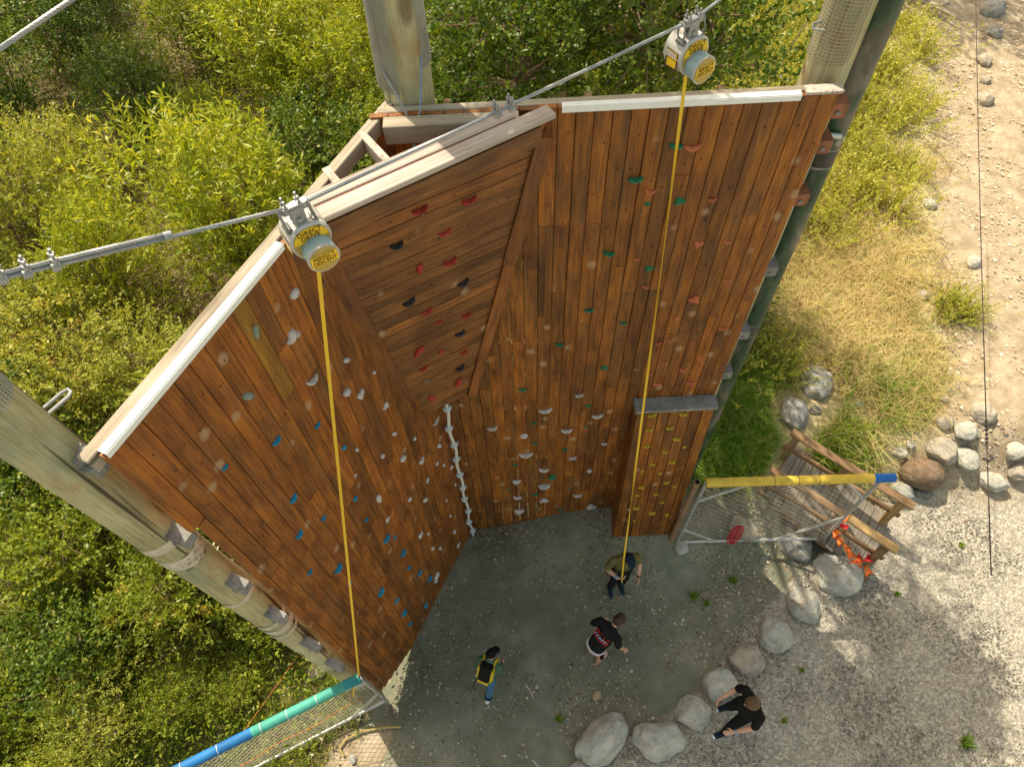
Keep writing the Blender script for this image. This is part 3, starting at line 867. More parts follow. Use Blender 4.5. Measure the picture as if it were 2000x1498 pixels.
# --- left panel
fl = MB()
for z in (0.75, 1.9, 3.05, 4.2, 5.35, 6.3):
    a = L0 + DL * 0.12 - NL * 0.08 + UP * z; b = C0 - DL * 0.02 - NL * 0.08 + UP * z
    fl.bar(a, b, 0.045, 0.09)
for s in (0.5, 1.2, 1.9):
    a = L0 + DL * s - NL * 0.125
    fl.bar(a + UP * 0.3, a + UP * 6.5, 0.045, 0.05, NL)
panel_l = fl.build('wall_panel', M_BEHIND, wall)
props(panel_l, 'left side of the wall, with blue and white holds')
r2 = random.Random(77)
nb = int(LLEN / BW) + 1
for i in range(nb):
    s0 = -0.012 + i * BW; sc = s0 + BW / 2
    w = BW - r2.choice([0.002, 0.0025, 0.003, 0.0035, 0.004])
    zb = max(-0.06, 0.34 - 0.55 * sc)
    if i == 0:
        zb = 5.72
    zt = H_TOP - 0.03 + r2.uniform(-0.006, 0.006)
    if sc > 1.6: zt = 5.9     # boards stop behind the overhang
    if i == 0:
        put_board(panel_l, L0, DL, NL, UP, sc, 5.72, zt, w, M_STAIN_L)
        # narrower strips continue below the first short board
        for a, b in ((4.35, 5.70), (2.2, 4.35), (0.36, 2.2)):
            put_board(panel_l, L0, DL, NL, UP, 0.066, a, b, 0.058, M_STAIN_L)
        continue
    zz = splits(zb, zt, r2)
    if i == 8: zz = [zt, 5.75, 4.1, 2.3, zb]
    for j, (a, b) in enumerate(zip(zz[1:], zz[:-1])):
        put_board(panel_l, L0, DL, NL, UP, sc, a, b, w, M_AMBER if (i == 8 and j == 0) else M_STAIN_L)
for s, hz, hr, c, sh in HOLDS_LEFT:
    put_hold(panel_l, L0 + DL * s + UP * hz, DL, NL, UP, hr, c, sh)
pts = []
for i in range(nb):
    z = 0.5 + r2.uniform(0, 0.2)
    while z < 6.5:
        pts.append(L0 + DL * (-0.012 + (i + .5) * BW + r2.uniform(-.02, .02)) + UP * z); z += r2.uniform(0.2, 0.45)
pts = [p for p in pts if (p - L0).dot(DL) > 0.1]
holes(panel_l, pts, NL)
angle_strip(L0 + UP * 6.645, L0 + DL * 1.30 + UP * 6.645, NL, panel_l)
mb = MB(); a = L0 - DL * 0.06 - NL * 0.07 + UP * 6.595; b = C0 + DL * 0.15 - NL * 0.07 + UP * 6.595
mb.bar(a, b, 0.062, 0.1, ch=0.004)
mb.build('top_beam', M_GREYWOOD, panel_l, frame((a + b) / 2, UP, NL, DL))
mb = MB(); mb.bar(L0 - DL * 0.03 - NL * 0.01 + UP * 6.648, L0 + DL * 0.06 - NL * 0.01 + UP * 6.648, 0.07, 0.012)
# stand-off blocks between the panel edge and the timber pole
for z in (6.55, 5.62, 4.72, 3.9, 2.9, 2.0):
    cpos = L0 - DL * 0.035 - NL * 0.125 + UP * z
    bl = MB(); bl.box((0, 0, 0), (0.085, 0.17, 0.08), None, 0.004)
    obj('spacer_block', mesh('spacer_block', bl.v, bl.f, M_GREYCAP), panel_l, frame(cpos, DL, NL))
    bo = MB(); bo.tube([cpos + NL * 0.02 - DL * 0.05, cpos + NL * 0.02 - DL * 0.056], 0.018, 10)
    bo.build('bolt_head', M_BOLT, panel_l)

# --- overhang across the corner
A1 = Vector((-1.0, 2.775, 6.62)); B1 = Vector((0.27, 3.44, 6.62)); A2 = Vector((-0.8215, 3.206, 3.70)); B2 = Vector((-0.3985, 3.429, 3.70))
NO = (B1 - A1).cross((A2 + B2) / 2 - (A1 + B1) / 2).normalized()
if NO.y > 0: NO = -NO
fo = MB()
for t_ in (0.2, 0.8):
    fo.bar(A1.lerp(B1, t_) - NO * 0.09, A2.lerp(B2, t_) - NO * 0.09, 0.05, 0.06, NO)
panel_o = fo.build('wall_panel', M_BEHIND, wall)
props(panel_o, 'overhanging corner panel of horizontal boards with red holds')
nrow = 27
for i in range(nrow):
    t0, t1 = i / nrow, (i + 1) / nrow
    a0, b0, a1, b1 = A1.lerp(A2, t0), B1.lerp(B2, t0), A1.lerp(A2, t1), B1.lerp(B2, t1)
    c = (a0 + b0 + a1 + b1) / 4
    u = (b0 - a0).normalized(); dn = NO.cross(u)
    if dn.z > 0: dn = -dn
    g = rnd.uniform(0.0015, 0.004)
    pr = rnd.uniform(-0.002, 0.003)
    P = [a0 + dn * g, b0 + dn * g, b1 - dn * g, a1 - dn * g]
    front = [p + NO * pr for p in P]; backp = [p - NO * 0.036 for p in P]
    m = Matrix((-dn, -NO, u)).transposed().to_4x4(); m.translation = c
    inv = m.inverted()
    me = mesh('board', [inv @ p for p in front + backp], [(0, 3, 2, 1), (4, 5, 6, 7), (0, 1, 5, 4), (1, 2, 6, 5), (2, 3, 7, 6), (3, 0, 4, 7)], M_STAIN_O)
    obj('board', me, panel_o, m)
for hx, hy, hz, hr, c, sh in HOLDS_OVERHANG:
    u = (B1 - A1).normalized()
    put_hold(panel_o, Vector((hx, hy, hz)), u, NO, NO.cross(u) if NO.cross(u).z > 0 else -NO.cross(u), hr * 1.22, c, sh)
pts = []
for i in range(nrow):
    a0, b0 = A1.lerp(A2, (i + .5) / nrow), B1.lerp(B2, (i + .5) / nrow)
    n_ = int((b0 - a0).length / 0.16)
    for j in range(n_):
        if rnd.random() < 0.6: pts.append(a0.lerp(b0, (j + rnd.uniform(.2, .8)) / n_))
holes(panel_o, pts, NO)
# edge trims, each in two lengths
def trim(a, b, w, d, n, parent, mat=M_TRIM):
    u = (b - a).normalized(); x = n.cross(u)
    m = Matrix((x, -n, u)).transposed().to_4x4(); m.translation = (a + b) / 2
    mbx = MB(); mbx.box((0, 0, 0), (w, d, (b - a).length - 0.002), None, 0.004)
    me = mesh('trim_board', mbx.v, mbx.f, mat)
    return obj('trim_board', me, parent, m)
la, lb = A1 + Vector((-0.055, -0.02, 0.0)) + NL * 0.02, A2 + Vector((-0.06, -0.02, -0.12)) + NL * 0.03
nl2 = (NL + NO * 0.6).normalized()
trim(la, la.lerp(lb, 0.42), 0.115, 0.04, nl2, panel_o); trim(la.lerp(lb, 0.42), lb, 0.115, 0.04, nl2, panel_o)
ra, rb = B1 + Vector((0.0, -0.005, -0.08)), B2 + Vector((0.02, 0.0, -0.02))
nr2 = (NR + NO * 0.5).normalized()
trim(ra, ra.lerp(rb, 0.38), 0.10, 0.05, nr2, panel_o); trim(ra.lerp(rb, 0.38), rb, 0.085, 0.05, nr2, panel_o)
# cap: two sun-bleached planks with a red gap between
ca, cb = Vector((-0.938, 2.662, 6.69)), Vector((0.328, 3.405, 6.69))
cu_ = (cb - ca).normalized(); cn = Vector((cu_.y, -cu_.x, 0))
for off, s0, s1, w in ((-0.05, -0.02, 0.0, 0.1), (-0.165, 0.005, -0.2, 0.1)):
    a, b = ca + cn * off + cu_ * s0, cb + cn * off + cu_ * s1
    mbx = MB(); mbx.box((0, 0, 0), (w, 0.036, (b - a).length), None, 0.005)
    m = Matrix((cn, UP, cu_)).transposed().to_4x4(); m = Matrix((-cn, UP, cu_)).transposed().to_4x4(); m.translation = (a + b) / 2
    obj('cap_plank', mesh('cap_plank', mbx.v, mbx.f, M_CAPWOOD), panel_o, m)
mbx = MB(); mbx.bar(ca - cn * 0.1075 - UP * 0.012 + cu_ * 0.03, cb - cn * 0.1075 - UP * 0.012 - cu_ * 0.2, 0.0145, 0.04)
mbx.build('cap_batten', M_REDBLOCK, panel_o)
mbx = MB(); mbx.bar(ca - cn * 0.015 - UP * 0.085 + cu_ * 0.02, cb - cn * 0.015 - UP * 0.085 - cu_ * 0.1, 0.04, 0.12)
mbx.build('fascia_board', M_STAIN_O, panel_o, frame((ca + cb) / 2, UP, cn, cu_))
# blocking between the left beam and the cap
for a, b in (((-0.79, 3.42, 6.60), (-0.60, 3.13, 6.60)), ((-0.96, 3.12, 6.61), (-0.86, 2.96, 6.61))):
    mbx = MB(); mbx.bar(a, b, 0.045, 0.09, ch=0.003)
    mbx.build('blocking', M_CAPWOOD, panel_o)

# --- kicker panel low on the right
kt, kb = Vector((0, 3.395, 3.28)), Vector((0, 3.135, 0.46))
KU = Vector((1, 0, 0)); KUP = (kt - kb).normalized(); KN = KU.cross(KUP)
if KN.y > 0: KN = -KN
KL = (kt - kb).length
mb = MB()
for sx in (1.225, 1.945):
    mb.add([(sx - .018, 3.435, 3.22), (sx + .018, 3.435, 3.22), (sx + .018, 3.175, 0.4), (sx - .018, 3.175, 0.4),
            (sx - .018, 3.515, 3.22), (sx + .018, 3.515, 3.22), (sx + .018, 3.515, 0.4), (sx - .018, 3.515, 0.4)],
           [(0, 1, 2, 3), (5, 4, 7, 6), (4, 0, 3, 7), (1, 5, 6, 2), (4, 5, 1, 0), (3, 2, 6, 7)])
panel_k = mb.build('wall_panel', M_STAIN, wall)
props(panel_k, 'low leaning kicker panel with yellow holds')
kw = (1.965 - 1.205) / 7
for i in range(7):
    xc = 1.205 + (i + .5) * kw
    cut = rnd.choice([0.9, 1.3, 1.7, 1.45])
    for a, b in ((0.0, cut), (cut, KL - 0.02)):
        put_board(panel_k, kb, KU, KN, KUP, xc, a, b, kw - 0.005, M_STAIN, 0.034)
mb = MB(); mb.box((0, 0, 0), (0.8, 0.15, 0.04), None, 0.004)
obj('ledge_plank', mesh('ledge_plank', [Vector((v.x, v.y, v.z)) for v in mb.v], mb.f, M_GREYCAP), panel_k, Matrix.Translation((1.585, 3.442, 3.285)))
for hx, hz, hr, c, sh in HOLDS_KICKER:
    t_ = (hz - kb.z) / (kt.z - kb.z)
    put_hold(panel_k, Vector((hx, kb.y + (kt.y - kb.y) * t_, hz)), KU, KN, KUP, hr, c, sh)

# ------------------------------------------------------------------ poles
def pole(name, label, x, y, z0, z1, r0, r1, mat, lean=(0, 0), n=28):
    e = empty(name, (x, y, z0)); props(e, label, 'pole', 'round poles carrying the climbing wall')
    m = int((z1 - z0) / 0.35) + 2; pr = random.Random(name + str(x)); v = []; f = []
    ph = [pr.uniform(0, 6.3) for _ in range(4)]
    for i in range(m):
        t = i / (m - 1); z = (z1 - z0) * t; r = r0 + (r1 - r0) * t
        for k in range(n):
            a = 2 * math.pi * k / n
            rr = r * (1 + 0.014 * math.sin(2 * a + ph[0] + z * .3) + 0.008 * math.sin(5 * a + ph[1] + z * .7) + 0.008 * math.sin(z * 1.7 + ph[2]))
            v.append((rr * math.cos(a) + lean[0] * t, rr * math.sin(a) + lean[1] * t, z))
    for i in range(m - 1):
        for k in range(n):
            f.append((i * n + k, i * n + (k + 1) % n, (i + 1) * n + (k + 1) % n, (i + 1) * n + k))
    f.append(tuple((m - 1) * n + k for k in range(n)))
    obj('shaft', mesh('shaft', v, f, mat, True), e, Matrix.Translation((x, y, z0)))
    return e

def band(parent, x, y, z, r, h, mat, name='painted_band', tilt=0.0, n=28, a0=0.0, a1=2 * math.pi):
    v = []; f = []
    for j, zz in enumerate((-h / 2, h / 2)):
        for k in range(n + 1):
            a = a0 + (a1 - a0) * k / n
            v.append((r * math.cos(a), r * math.sin(a), zz + tilt * math.cos(a) + 0.008 * math.sin(3 * a + j)))
    for k in range(n): f.append((k, k + 1, n + 2 + k, n + 1 + k))
    return obj(name, mesh(name, v, f, mat, True), parent, Matrix.Translation((x, y, z)))

def wrap_mesh(parent, x, y, z0, z1, r, a0, a1, mat, cell=0.017, bulge=0.0, name='mesh_wrap', wr=0.0024):
    """plastic mesh stapled round one side of a pole"""
    mb = MB(); na = max(6, int(abs(a1 - a0) * r / cell)); nz = int((z1 - z0) / cell)
    def P(i, j):
        a = a0 + (a1 - a0) * i / na; z = z0 + (z1 - z0) * j / nz
        rr = r + bulge * math.sin(math.pi * i / na) ** 2 * (0.6 + 0.4 * math.sin(z * 5)) + 0.002
        return Vector((x + rr * math.cos(a), y + rr * math.sin(a), z))
    for i in range(na + 1): mb.tube([P(i, j) for j in range(0, nz + 1, 8)] + ([P(i, nz)] if nz % 8 else []), wr, 3, False)
    for j in range(nz + 1): mb.tube([P(i, j) for i in range(0, na + 1, 2)], wr, 3, False)
    o = mb.build(name, mat, parent)
    return o

PLx, PLy = -2.03, 1.645
PLlean = Vector((0.0144, -0.259, 0))
def pl_at(z): return (PLx + PLlean.x * (z + 0.3) / 10.5, PLy + PLlean.y * (z + 0.3) / 10.5)
pl = pole('timber_pole', 'thick green tinged timber pole with white painted bands at the left wall edge', PLx, PLy, -0.3, 10.2, 0.135, 0.122, M_POLE, (PLlean.x, PLlean.y))
for z, h, tl in ((5.55, 0.09, 0.02), (5.3, 0.14, -0.02), (4.35, 0.055, 0.02), (3.62, 0.07, 0.02), (3.45, 0.1, -0.015), (3.29, 0.05, 0.0)):
    band(pl, *pl_at(z), z, 0.1345 - 0.0012 * z + 0.004, h, M_PAINTRING, 'painted_band', tl)
smr = MB()
for k in range(22):
    a = rnd.uniform(-1.3, 0.3); z = 5.28 + rnd.uniform(-0.09, 0.09); rr = 0.1335; PLx_, PLy_ = pl_at(5.28)
    a2 = a + rnd.uniform(0.1, 0.4); dz = rnd.uniform(-.012, .012)
    p = [(PLx_ + rr * math.cos(q), PLy_ + rr * math.sin(q), zz) for q, zz in ((a, z), (a2, z + dz), (a2, z + dz + .008), (a, z + .01))]
    smr.add(p, [(0, 1, 2, 3)])
props(smr.build('tar_smears', mat_simple('tar_smear', (0.14, 0.12, 0.1), 0.8), pl), kind='stuff')
wrap_mesh(pl, *pl_at(7.6), 7.05, 9.0, 0.132, R(-20), R(150), M_POLEMESH, 0.016)
mb = MB()
hk = Vector((pl_at(6.78)[0] + 0.07, pl_at(6.78)[1] + 0.09, 6.78)); hd = Vector((0.6, 0.8, 0)); hs = Vector((0.8, -0.6, 0))
mb.tube([hk - hs * .02, hk - hs * .02 + hd * .10, hk - hs * .012 + hd * .125, hk + hs * .012 + hd * .125, hk + hs * .02 + hd * .10, hk + hs * .02], 0.008, 8)
mb.build('hook', M_STEEL, pl, None, True)
mb = MB()
for q in (-.02, .02):
    p0 = Vector((pl_at(4.98)[0] + .09, pl_at(4.98)[1] + 0.08, 4.98)) + hs * q; mb.tube([p0, p0 + Vector((.03, .12, 0)), p0 + Vector((.03, .12, .06))], 0.004, 6)
mb.build('hook', M_STEEL, pl, None, True)

PCx, PCy = -0.525, 3.775
pc = pole('timber_pole', 'grey green timber pole with mesh standing behind the corner of the wall', PCx, PCy, -0.3, 10.6, 0.165, 0.143, M_POLE)
wrap_mesh(pc, PCx, PCy, 6.72, 9.6, 0.153, R(120), R(262), M_POLEMESH, 0.014, 0.02)
wrap_mesh(pc, PCx, PCy, 6.85, 9.6, 0.153, R(-40), R(35), M_POLEMESH, 0.014, 0.006)
mb = MB()
mb.tube([(PCx - .13, PCy + .02, 7.05), (PCx - .11, PCy - .12, 6.86), (-0.53, 3.53, 6.68), (-0.505, 3.45, 6.55)], 0.007, 6)
mb.build('sling_cable', M_STEEL, pc, None, True)
mb = MB()
mb.tube([(PCx + .13, PCy, 7.08), (PCx + .115, PCy - .1, 6.92), (-0.44, 3.54, 6.7), (-0.495, 3.45, 6.55)], 0.005, 6)
mb.build('sling_cable', M_BLUECABLE, pc, None, True)
mb = MB(); mb.tube([(-0.50, 3.47, 6.555), (-0.50, 3.44, 6.53)], 0.024, 12); mb.tube([(-0.50, 3.44, 6.53), (-0.5, 3.40, 6.52)], 0.011, 8)
mb.build('eye_bolt', M_STEEL, pc, None, True)

PRx, PRy = 1.985, 3.79
pr_ = pole('timber_pole', 'timber pole wrapped in tan mesh behind the top right of the wall', PRx, PRy, 0.3, 10.6, 0.15, 0.125, M_POLE)
wrap_mesh(pr_, PRx, PRy, 6.74, 9.4, 0.137, R(150), R(290), M_POLEMESH_T, 0.021, 0.02)
mb = MB(); mb.tube([(PRx - .13, PRy - .02, 6.95), (PRx - .19, PRy - .04, 6.95), (PRx - .195, PRy - .06, 6.93), (PRx - .13, PRy - .08, 6.93)], 0.007, 6)
mb.build('hook', M_STEEL, pr_, None, True)

PGx, PGy = 2.215, 3.87
pg = pole('painted_pole', 'slim pole in green camouflage paint along the right edge of the wall', PGx, PGy, 0.3, 10.6, 0.112, 0.104, M_GREENPOLE)
for z in (6.02, 5.87, 4.05, 3.9):
    band(pg, PGx, PGy, z, 0.1125, 0.014, M_STEEL, 'steel_band')
band(pg, PGx, PGy, 5.945, 0.111, 0.13, mat_simple('dark_sleeve', (0.06, 0.055, 0.045), 0.5, 0.3, 0, 0.3), 'sleeve')
band(pg, PGx, PGy, 3.975, 0.1125, 0.13, MATS['dark_sleeve'], 'sleeve')
mb = MB(); mb.tube([(2.06, 3.73, 6.22), (2.13, 3.745, 6.18), (2.24, 3.755, 6.15)], 0.02, 10)
mb.build('pipe_stub', M_PIPE, pg, None, True)
sm = MB()
for k in range(9):
    a = R(-80 + k * 7); z = 6.07 + rnd.uniform(-.02, .02); rr = 0.1105
    sm.add([(PGx + rr * math.cos(a + d), PGy + rr * math.sin(a + d), z + e) for d, e in ((0, 0), (.06, 0), (.07, rnd.uniform(.03, .07)), (.02, .05))], [(0, 1, 2, 3)])
props(sm.build('paint_drips', M_PAINTRING, pg), kind='stuff')

# ------------------------------------------------------------------ steel cables
def strand_cable(mb, a, b, r, pitch=0.11, strands=6, sag=0.0):
    a, b = Vector(a), Vector(b); d = b - a; L = d.length; z = d / L
    x = UP.cross(z).normalized(); y = z.cross(x); n = max(8, int(L / pitch * 8))
    for s in range(strands):
        pts = []
        for i in range(n + 1):
            t = i / n; ang = 2 * math.pi * (t * L / pitch + s / strands)
            p = a + d * t - UP * (sag * 4 * t * (1 - t))
            pts.append(p + (x * math.cos(ang) + y * math.sin(ang)) * r * 0.6)
        mb.tube(pts, r * 0.48, 5, False)

CAB = [Vector((-2.10, 1.47, 7.56)), Vector((-0.891, 2.297, 7.15)), Vector((1.016, 3.436, 7.20)), Vector((1.93, 3.86, 7.62))]
cb_ = MB()
for a, b in zip(CAB[:-1], CAB[1:]): strand_cable(cb_, a, b, 0.0085)
# doubled tail near the left end
ta, tb = CAB[0].lerp(CAB[1], 0.05) + Vector((0, 0.006, 0.017)), CAB[0].lerp(CAB[1], 0.66) + Vector((0, 0.006, 0.015))
strand_cable(cb_, ta, tb, 0.0085)
cable = cb_.build('steel_cable', M_STEEL, None, None, True)
props(cable, 'twisted steel cable strung across the wall top carrying both belay devices', 'cable')

def clamp(pos, dirv, mat=M_STEEL):
    d = dirv.normalized(); x = UP.cross(d).normalized(); y = d.cross(x)
    mb = MB()
    rot = Matrix((x, y, d)).transposed()
    mb.box(pos - y * 0.008, (0.052, 0.03, 0.03), rot, 0.006)
    for s in (-1, 1):
        mb.tube([pos + x * 0.017 * s - y * 0.02, pos + x * 0.017 * s + y * 0.052], 0.006, 8)
        mb.tube([pos + x * 0.017 * s + y * 0.018, pos + x * 0.017 * s + y * 0.034], 0.0125, 6)
    mb.tube([pos - x * 0.017 - y * 0.018, pos - x * 0.012 - y * 0.028, pos + x * 0.012 - y * 0.028, pos + x * 0.017 - y * 0.018], 0.006, 8)
    return mb
for t_ in (0.285, 0.335, 0.395):
    p = CAB[0].lerp(CAB[1], t_) + Vector((0, 0.003, 0.008))
    clamp(p, CAB[1] - CAB[0]).build('cable_clamp', M_STEEL, cable, None, True)
for t_ in (0.465, 0.5):
    p = CAB[1].lerp(CAB[2], t_)
    clamp(p, CAB[2] - CAB[1]).build('cable_clamp', M_STEEL, cable, None, True)
mb = MB(); p = CAB[0].lerp(CAB[1], 0.645) + Vector((0, .003, .007)); q = CAB[0].lerp(CAB[1], 0.665) + Vector((0, .003, .007))
mb.tube([p, q], 0.019, 10); mb.build('ferrule', M_STEEL, cable, None, True)

mb = MB(); strand_cable(mb, (-2.55, 0.45, 8.0), (-0.95, 3.23, 8.0), 0.0085)
c2 = mb.build('steel_cable', M_STEEL, None, None, True)
props(c2, 'twisted steel cable crossing the top left corner of the photo', 'cable')

mb = MB(); mb.tube([Vector((6.5, 9.55, 4.05)).lerp(Vector((3.47, 1.44, 4.0)), i / 24) - UP * (0.12 * (i / 24) * (1 - i / 24)) for i in range(25)], 0.0052, 6)
ww = mb.build('hanging_wire', M_THINWIRE, None, None, True)
props(ww, 'thin dark wire stretched over the path at the right', 'wire')
wp = Vector((6.5, 9.55, 4.05)).lerp(Vector((3.47, 1.44, 4.0)), 0.885) - UP * 0.012
mb = MB()
for k in range(6): mb.box(wp + Vector((0.06, .16, 0)) * (k * .25 + .9), (0.02, 0.02, 0.02), None, 0.004)
mb.tube([wp + Vector((-.03, .015, 0)), wp + Vector((0, -.02, .01)), wp + Vector((.035, 0, .01)), wp + Vector((.04, .035, 0))], 0.015, 8)
mb.build('wire_shackle', M_THINWIRE, ww, None, True)['kind'] = 'stuff'
mb = MB(); mb.tube([(2.35, 6.3, 3.2), (4.35, 9.05, 4.1)], 0.007, 6)
w2 = mb.build('guy_wire', M_THINWIRE, None, None, True)
props(w2, 'thin dark guy wire slanting behind the top right of the wall', 'wire')

# ------------------------------------------------------------------ auto belay devices
def text_mesh(body, size):
    cu = bpy.data.curves.new('lettering', 'FONT'); cu.body = body; cu.size = size; cu.align_x = 'CENTER'; cu.align_y = 'CENTER'
    cu.extrude = 0.0006; cu.offset = size * 0.012; cu.space_line = 0.82; cu.resolution_u = 3
    tmp = bpy.data.objects.new('lettering', cu); COL.objects.link(tmp)
    bpy.context.view_layer.update()
    me = bpy.data.meshes.new_from_object(tmp.evaluated_get(bpy.context.evaluated_depsgraph_get()))
    bpy.data.objects.remove(tmp, do_unlink=True); bpy.data.curves.remove(cu)
    me.materials.clear(); me.materials.append(M_INK)
    return me
TXT1 = text_mesh('DIRECT\nDRIVE', 0.042)
TXT2 = text_mesh('PERFECT\nDESCENT', 0.034)

def outline(kind, n=40):
    pts = []
    for k in range(n):
        a = 2 * math.pi * k / n
        x, z = math.cos(a), math.sin(a)
        rx = 0.122; rz = 0.13
        X_ = rx * math.copysign(abs(x) ** 0.8, x); Z_ = rz * math.copysign(abs(z) ** 0.85, z)
        if Z_ < 0: X_ *= 1 + 0.28 * Z_ / rz * 0.9
        pts.append((X_, Z_))
    return pts

def extrude(mb, pts, y0, y1, s0=1.0, s1=1.0, cap=True):
    n = len(pts)
    v = [(x * s0, y0, z * s0) for x, z in pts] + [(x * s1, y1, z * s1) for x, z in pts]
    f = [(i, (i + 1) % n, n + (i + 1) % n, n + i) for i in range(n)]
    if cap: f += [tuple(range(n - 1, -1, -1)), tuple(range(n, 2 * n))]
    return mb.add(v, f)

def device(pos, nrm, label):
    """pos: point on the cable; nrm: horizontal direction the face looks to. local -y is the front"""
    e = empty('auto_belay_device', pos - UP * 0.36); props(e, label, 'belay device', 'auto belay devices hung from the cable')
    u = Vector((-nrm.y, nrm.x, 0))
    B = frame(pos, u, nrm) @ Matrix.Scale(0.82, 4)     # local x=u, y=-nrm, z=up
    Mx = B @ Matrix.Translation((0.015, 0.02, -0.225))
    def part(name, mb, mat, m=Mx, smooth=True):
        me = mesh(name, mb.v, mb.f, mat, smooth)
        if smooth: me.set_sharp_from_angle(angle=R(35))
        return obj(name, me, e, m)
    o = outline('case')
    mb = MB(); extrude(mb, o, -0.065, 0.085, 0.97, 1.0); extrude(mb, o, -0.078, -0.066, 0.93, 0.99); part('case', mb, M_CASE)
    mb = MB(); extrude(mb, [(x * .86, z * .86) for x, z in o], -0.0805, -0.0785); part('face_plate', mb, M_GOLD)
    # sticker: upper segment of the face plate
    up = [(x * .84, z * .84) for x, z in o if z > 0.02]
    mb = MB(); n_ = len(up)
    mb.add([(x, -0.0825, z) for x, z in up], [tuple(range(n_))]); s1 = part('sticker', mb, M_LABELY, Mx, False)
    tm = Mx @ Matrix.Translation((0, -0.0835, 0.066)) @ Matrix.Rotation(R(90), 4, 'X')
    obj('lettering', TXT1, s1, tm)
    # drum
    dc = (0.012, -0.048)
    circ = [(dc[0] + 0.09 * math.cos(2 * math.pi * k / 36), dc[1] + 0.09 * math.sin(2 * math.pi * k / 36)) for k in range(36)]
    def about(pts, s): return [(dc[0] + (x - dc[0]) * s, dc[1] + (z - dc[1]) * s) for x, z in pts]
    mb = MB(); extrude(mb, circ, -0.165, -0.081); drum = part('drum', mb, M_CASEBLUE)
    mb = MB(); extrude(mb, about(circ, 1.05), -0.172, -0.1655); extrude(mb, about(circ, 1.0), -0.176, -0.1725)
    r_ = obj('drum_rim', mesh('drum_rim', mb.v, mb.f, M_CASE, False), drum, Mx)
    mb = MB(); extrude(mb, about(circ, 0.93), -0.1785, -0.1765); obj('drum_face', mesh('drum_face', mb.v, mb.f, M_GOLD), drum, Mx)
    mb = MB(); mb.add([(dc[0] + x, -0.1805, dc[1] + z) for x, z in ((-.078, -.034), (.078, -.034), (.078, .04), (-.078, .04))], [(0, 1, 2, 3)])
    s2 = obj('sticker', mesh('sticker', mb.v, mb.f, M_LABELY), drum, Mx)
    tm = Mx @ Matrix.Translation((dc[0], -0.1815, dc[1] + 0.002)) @ Matrix.Rotation(R(90), 4, 'X') @ Matrix.Diagonal((0.95, 1.2, 1, 1))
    o2 = obj('lettering', TXT2, e, tm)
    # side label on the left flank
    mb = MB(); mb.add([(-0.1185, y, z) for y, z in ((-.05, -.075), (.06, -.085), (.06, .045), (-.05, .045))], [(0, 1, 2, 3)]); part('side_label', mb, M_LABELB, Mx, False)
    mb = MB(); mb.add([(-0.1195, y, z) for y, z in ((-.04, -.06), (.045, -.07), (.045, -.015), (-.04, -.012))], [(0, 1, 2, 3)])
    mb.add([(-0.1195, y, z) for y, z in ((-.04, -.008), (.045, -.01), (.045, .04), (-.04, .04))], [(0, 1, 2, 3)]); part('side_label', mb, M_LABELY, Mx, False)
    mb = MB(); mb.add([(-0.1205, y, z) for y, z in ((-.03, .0), (.035, .0), (.035, .034), (-.03, .034))], [(0, 1, 2, 3)]); part('side_label', mb, M_LABELW, Mx, False)
    # strap outlet
    mb = MB(); mb.box((0.0, 0.0, -0.135), (0.05, 0.03, 0.04), None, 0.004); part('strap_outlet', mb, M_LABELB, Mx, False)
    # trolley bracket on the cable
    mb = MB(); mb.box((0, 0, 0.0), (0.15, 0.042, 0.042), None, 0.012)
    for sx in (-0.048, 0.03):
        for sy in (-0.018, 0.018):
            mb.tube([(sx, sy, 0.0), (sx, sy, 0.072)], 0.0065, 8); mb.tube([(sx, sy, 0.022), (sx, sy, 0.04)], 0.013, 6)
    mb.box((0.0, -0.02, -0.045), (0.078, 0.012, 0.095), None, 0.003); mb.box((0.0, 0.02, -0.045), (0.078, 0.012, 0.095), None, 0.003)
    mb.tube([(0, -0.036, -0.07), (0, 0.036, -0.07)], 0.016, 10)
    part('cable_bracket', mb, M_STEEL, B)
    for sx in (-0.088, 0.075):
        mb = MB()
        mb.tube([(sx, 0.0, 0.016), (sx, -0.022, 0.0), (sx + .004, -0.034, -0.06), (sx + .006, -0.02, -0.1), (sx + .006, 0.0, -0.108), (sx + .006, 0.02, -0.1), (sx + .004, 0.03, -0.06), (sx, 0.022, 0.0)], 0.0075, 8, True, True)
        part('shackle', mb, M_STEEL, B)
    for sx in (-0.075, 0.075):
        mb = MB(); mb.tube([(sx, -0.03, -0.115), (sx, 0.03, -0.115)], 0.02, 12); part('lug', mb, M_BOLT, B)
    return e
dirc = (CAB[2] - CAB[1]); nrm = Vector((dirc.y, -dirc.x, 0)).normalized()
device(CAB[1], nrm, 'auto belay device hanging over the left side of the wall')
device(CAB[2], nrm, 'auto belay device hanging over the right side of the wall')

